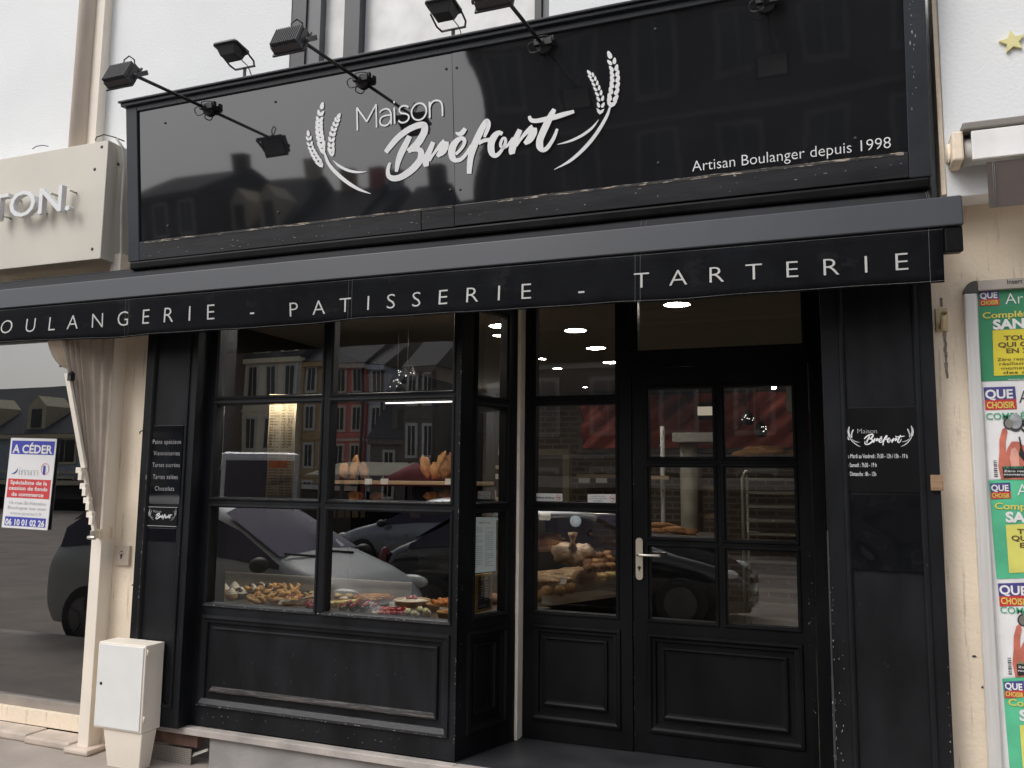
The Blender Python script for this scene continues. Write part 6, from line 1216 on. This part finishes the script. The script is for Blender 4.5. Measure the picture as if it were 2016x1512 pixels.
car('black_car','black hatchback parked beyond the silver car',-3.15,-6.1,0,4.5,1.78,1.45,SED,BLC,(2,3,5,7))
car('grey_car','grey saloon car parked further out on the square',-7.1,-11.0,math.pi,4.4,1.78,1.45,SED,GRC,(2,3,5,7))
vn=thing('white_van','white panel van with dark rear windows parked on the square','van',(-14,-15,GZ)); a=V(433,890,14);c=V(592,890,14)
TV=Matrix.Translation(((a.x+c.x)/2,-14,0))@Matrix.Rotation(R(-40),4,'Z'); hw=(c.x-a.x)/2*.80
b=MB(TV); b.box(-hw,hw,-4.6,0,GZ+.35,a.z); b.build('body',WHC,vn,bevel=.15); b=MB(TV); b.box(-hw+.16,hw-.16,.001,.025,.45,a.z-.22); b.build('rear_windows',CGL,vn)
for sx in(-hw+.1,hw-.1):
    for yy in(-.8,-3.8): b=MB(TV); b.lathe([(.34,-.1),(.34,.1),(0,.1)],(sx,yy,GZ+.34),(1,0,0),18); b.build('wheel',MATS['tyre_rubber'],vn)
b=MB(); xx=at(640,960,0); p=V(700,930,15); ms=thing('market_stall','market stall with a beige canopy on the square','stall',(p.x,-15,GZ)); b.prism([(p.x-.9,-14,p.z-.1),(p.x+2.0,-14,p.z-.1),(p.x+1.4,-15.6,p.z+.25),(p.x-.9,-15.6,p.z+.25)],(0,-.02,.03)); b.build('canopy',mat('beige_canvas',(.30,.27,.21),.9),ms)
b=MB()
for xx in(p.x-.8,p.x+1.3): b.box(xx-.04,xx+.04,-15.6,-15.5,GZ,p.z+.3)
b.build('post',MET2,ms); b=MB(); b.box(p.x-1.5,p.x+1.3,-15.4,-14.6,GZ,.7); b.build('table',DKM,ms)
p=V(815,945,13); pr=thing('red_parasol','dark red parasol standing on the square','parasol',(p.x,-13,GZ)); b=MB(); b.lathe([(1.1,-.05),(0.02,.5)],(p.x,-13,p.z-.1),(0,0,1),8); b.build('canopy',mat('dark_red_canvas',(.26,.03,.035),.8),pr); b=MB(); b.tube([(p.x,-13,GZ),(p.x,-13,p.z+.3)],.03,8); b.build('pole',MET2,pr)
bo=None
for i,(x,y) in enumerate(((661,1045),(694,1028),(735,1020))):
    p=onz(x,y,GZ); p.y=.06-p.y
    if bo is None:
        bo=thing('bollard','dark cast iron bollard on the square','bollard',(p.x,p.y,GZ),'bollards on the square'); b=MB(); b.lathe([(.09,0),(.07,.1),(.055,.8),(.075,.85),(.06,.95),(0,.98)],(p.x,p.y,GZ),(0,0,1),14); b.build('post',METL,bo)
    else: dup(bo,(p.x,p.y,GZ))
EXPO=0.42
# ---------------------------------------------------------------- daylight
w=bpy.data.worlds.new('World'); S.world=w; w.use_nodes=True; nt=w.node_tree; bg=nt.nodes['Background']
sky=nt.nodes.new('ShaderNodeTexSky'); sky.sky_type='NISHITA'; sky.sun_disc=False; sky.sun_elevation=R(48); sky.sun_rotation=R(215); sky.dust_density=4; sky.air_density=1.0; sky.ozone_density=1
hs=nt.nodes.new('ShaderNodeHueSaturation'); hs.inputs['Saturation'].default_value=.32
nt.links.new(sky.outputs[0],hs.inputs['Color']); nt.links.new(hs.outputs[0],bg.inputs[0]); bg.inputs[1].default_value=.15
sun=bpy.data.lights.new('sun','SUN'); sun.energy=.5; sun.angle=R(25); sun.color=(1,.98,.95)
so=bpy.data.objects.new('sun',sun); COL.objects.link(so)
d=Vector((math.sin(R(215))*math.cos(R(48)),math.cos(R(215))*math.cos(R(48)),math.sin(R(48))))
so.rotation_euler=d.to_track_quat('Z','Y').to_euler(); so.location=(-5,-8,12)
vs=S.view_settings; vs.view_transform='Standard'; vs.look='None'; vs.exposure=EXPO; vs.gamma=1; vs.use_curve_mapping=False
S.cycles.use_denoising=True; S.cycles.max_bounces=8; S.cycles.transparent_max_bounces=16; S.cycles.caustics_reflective=False; S.cycles.caustics_refractive=False; S.cycles.sample_clamp_indirect=4
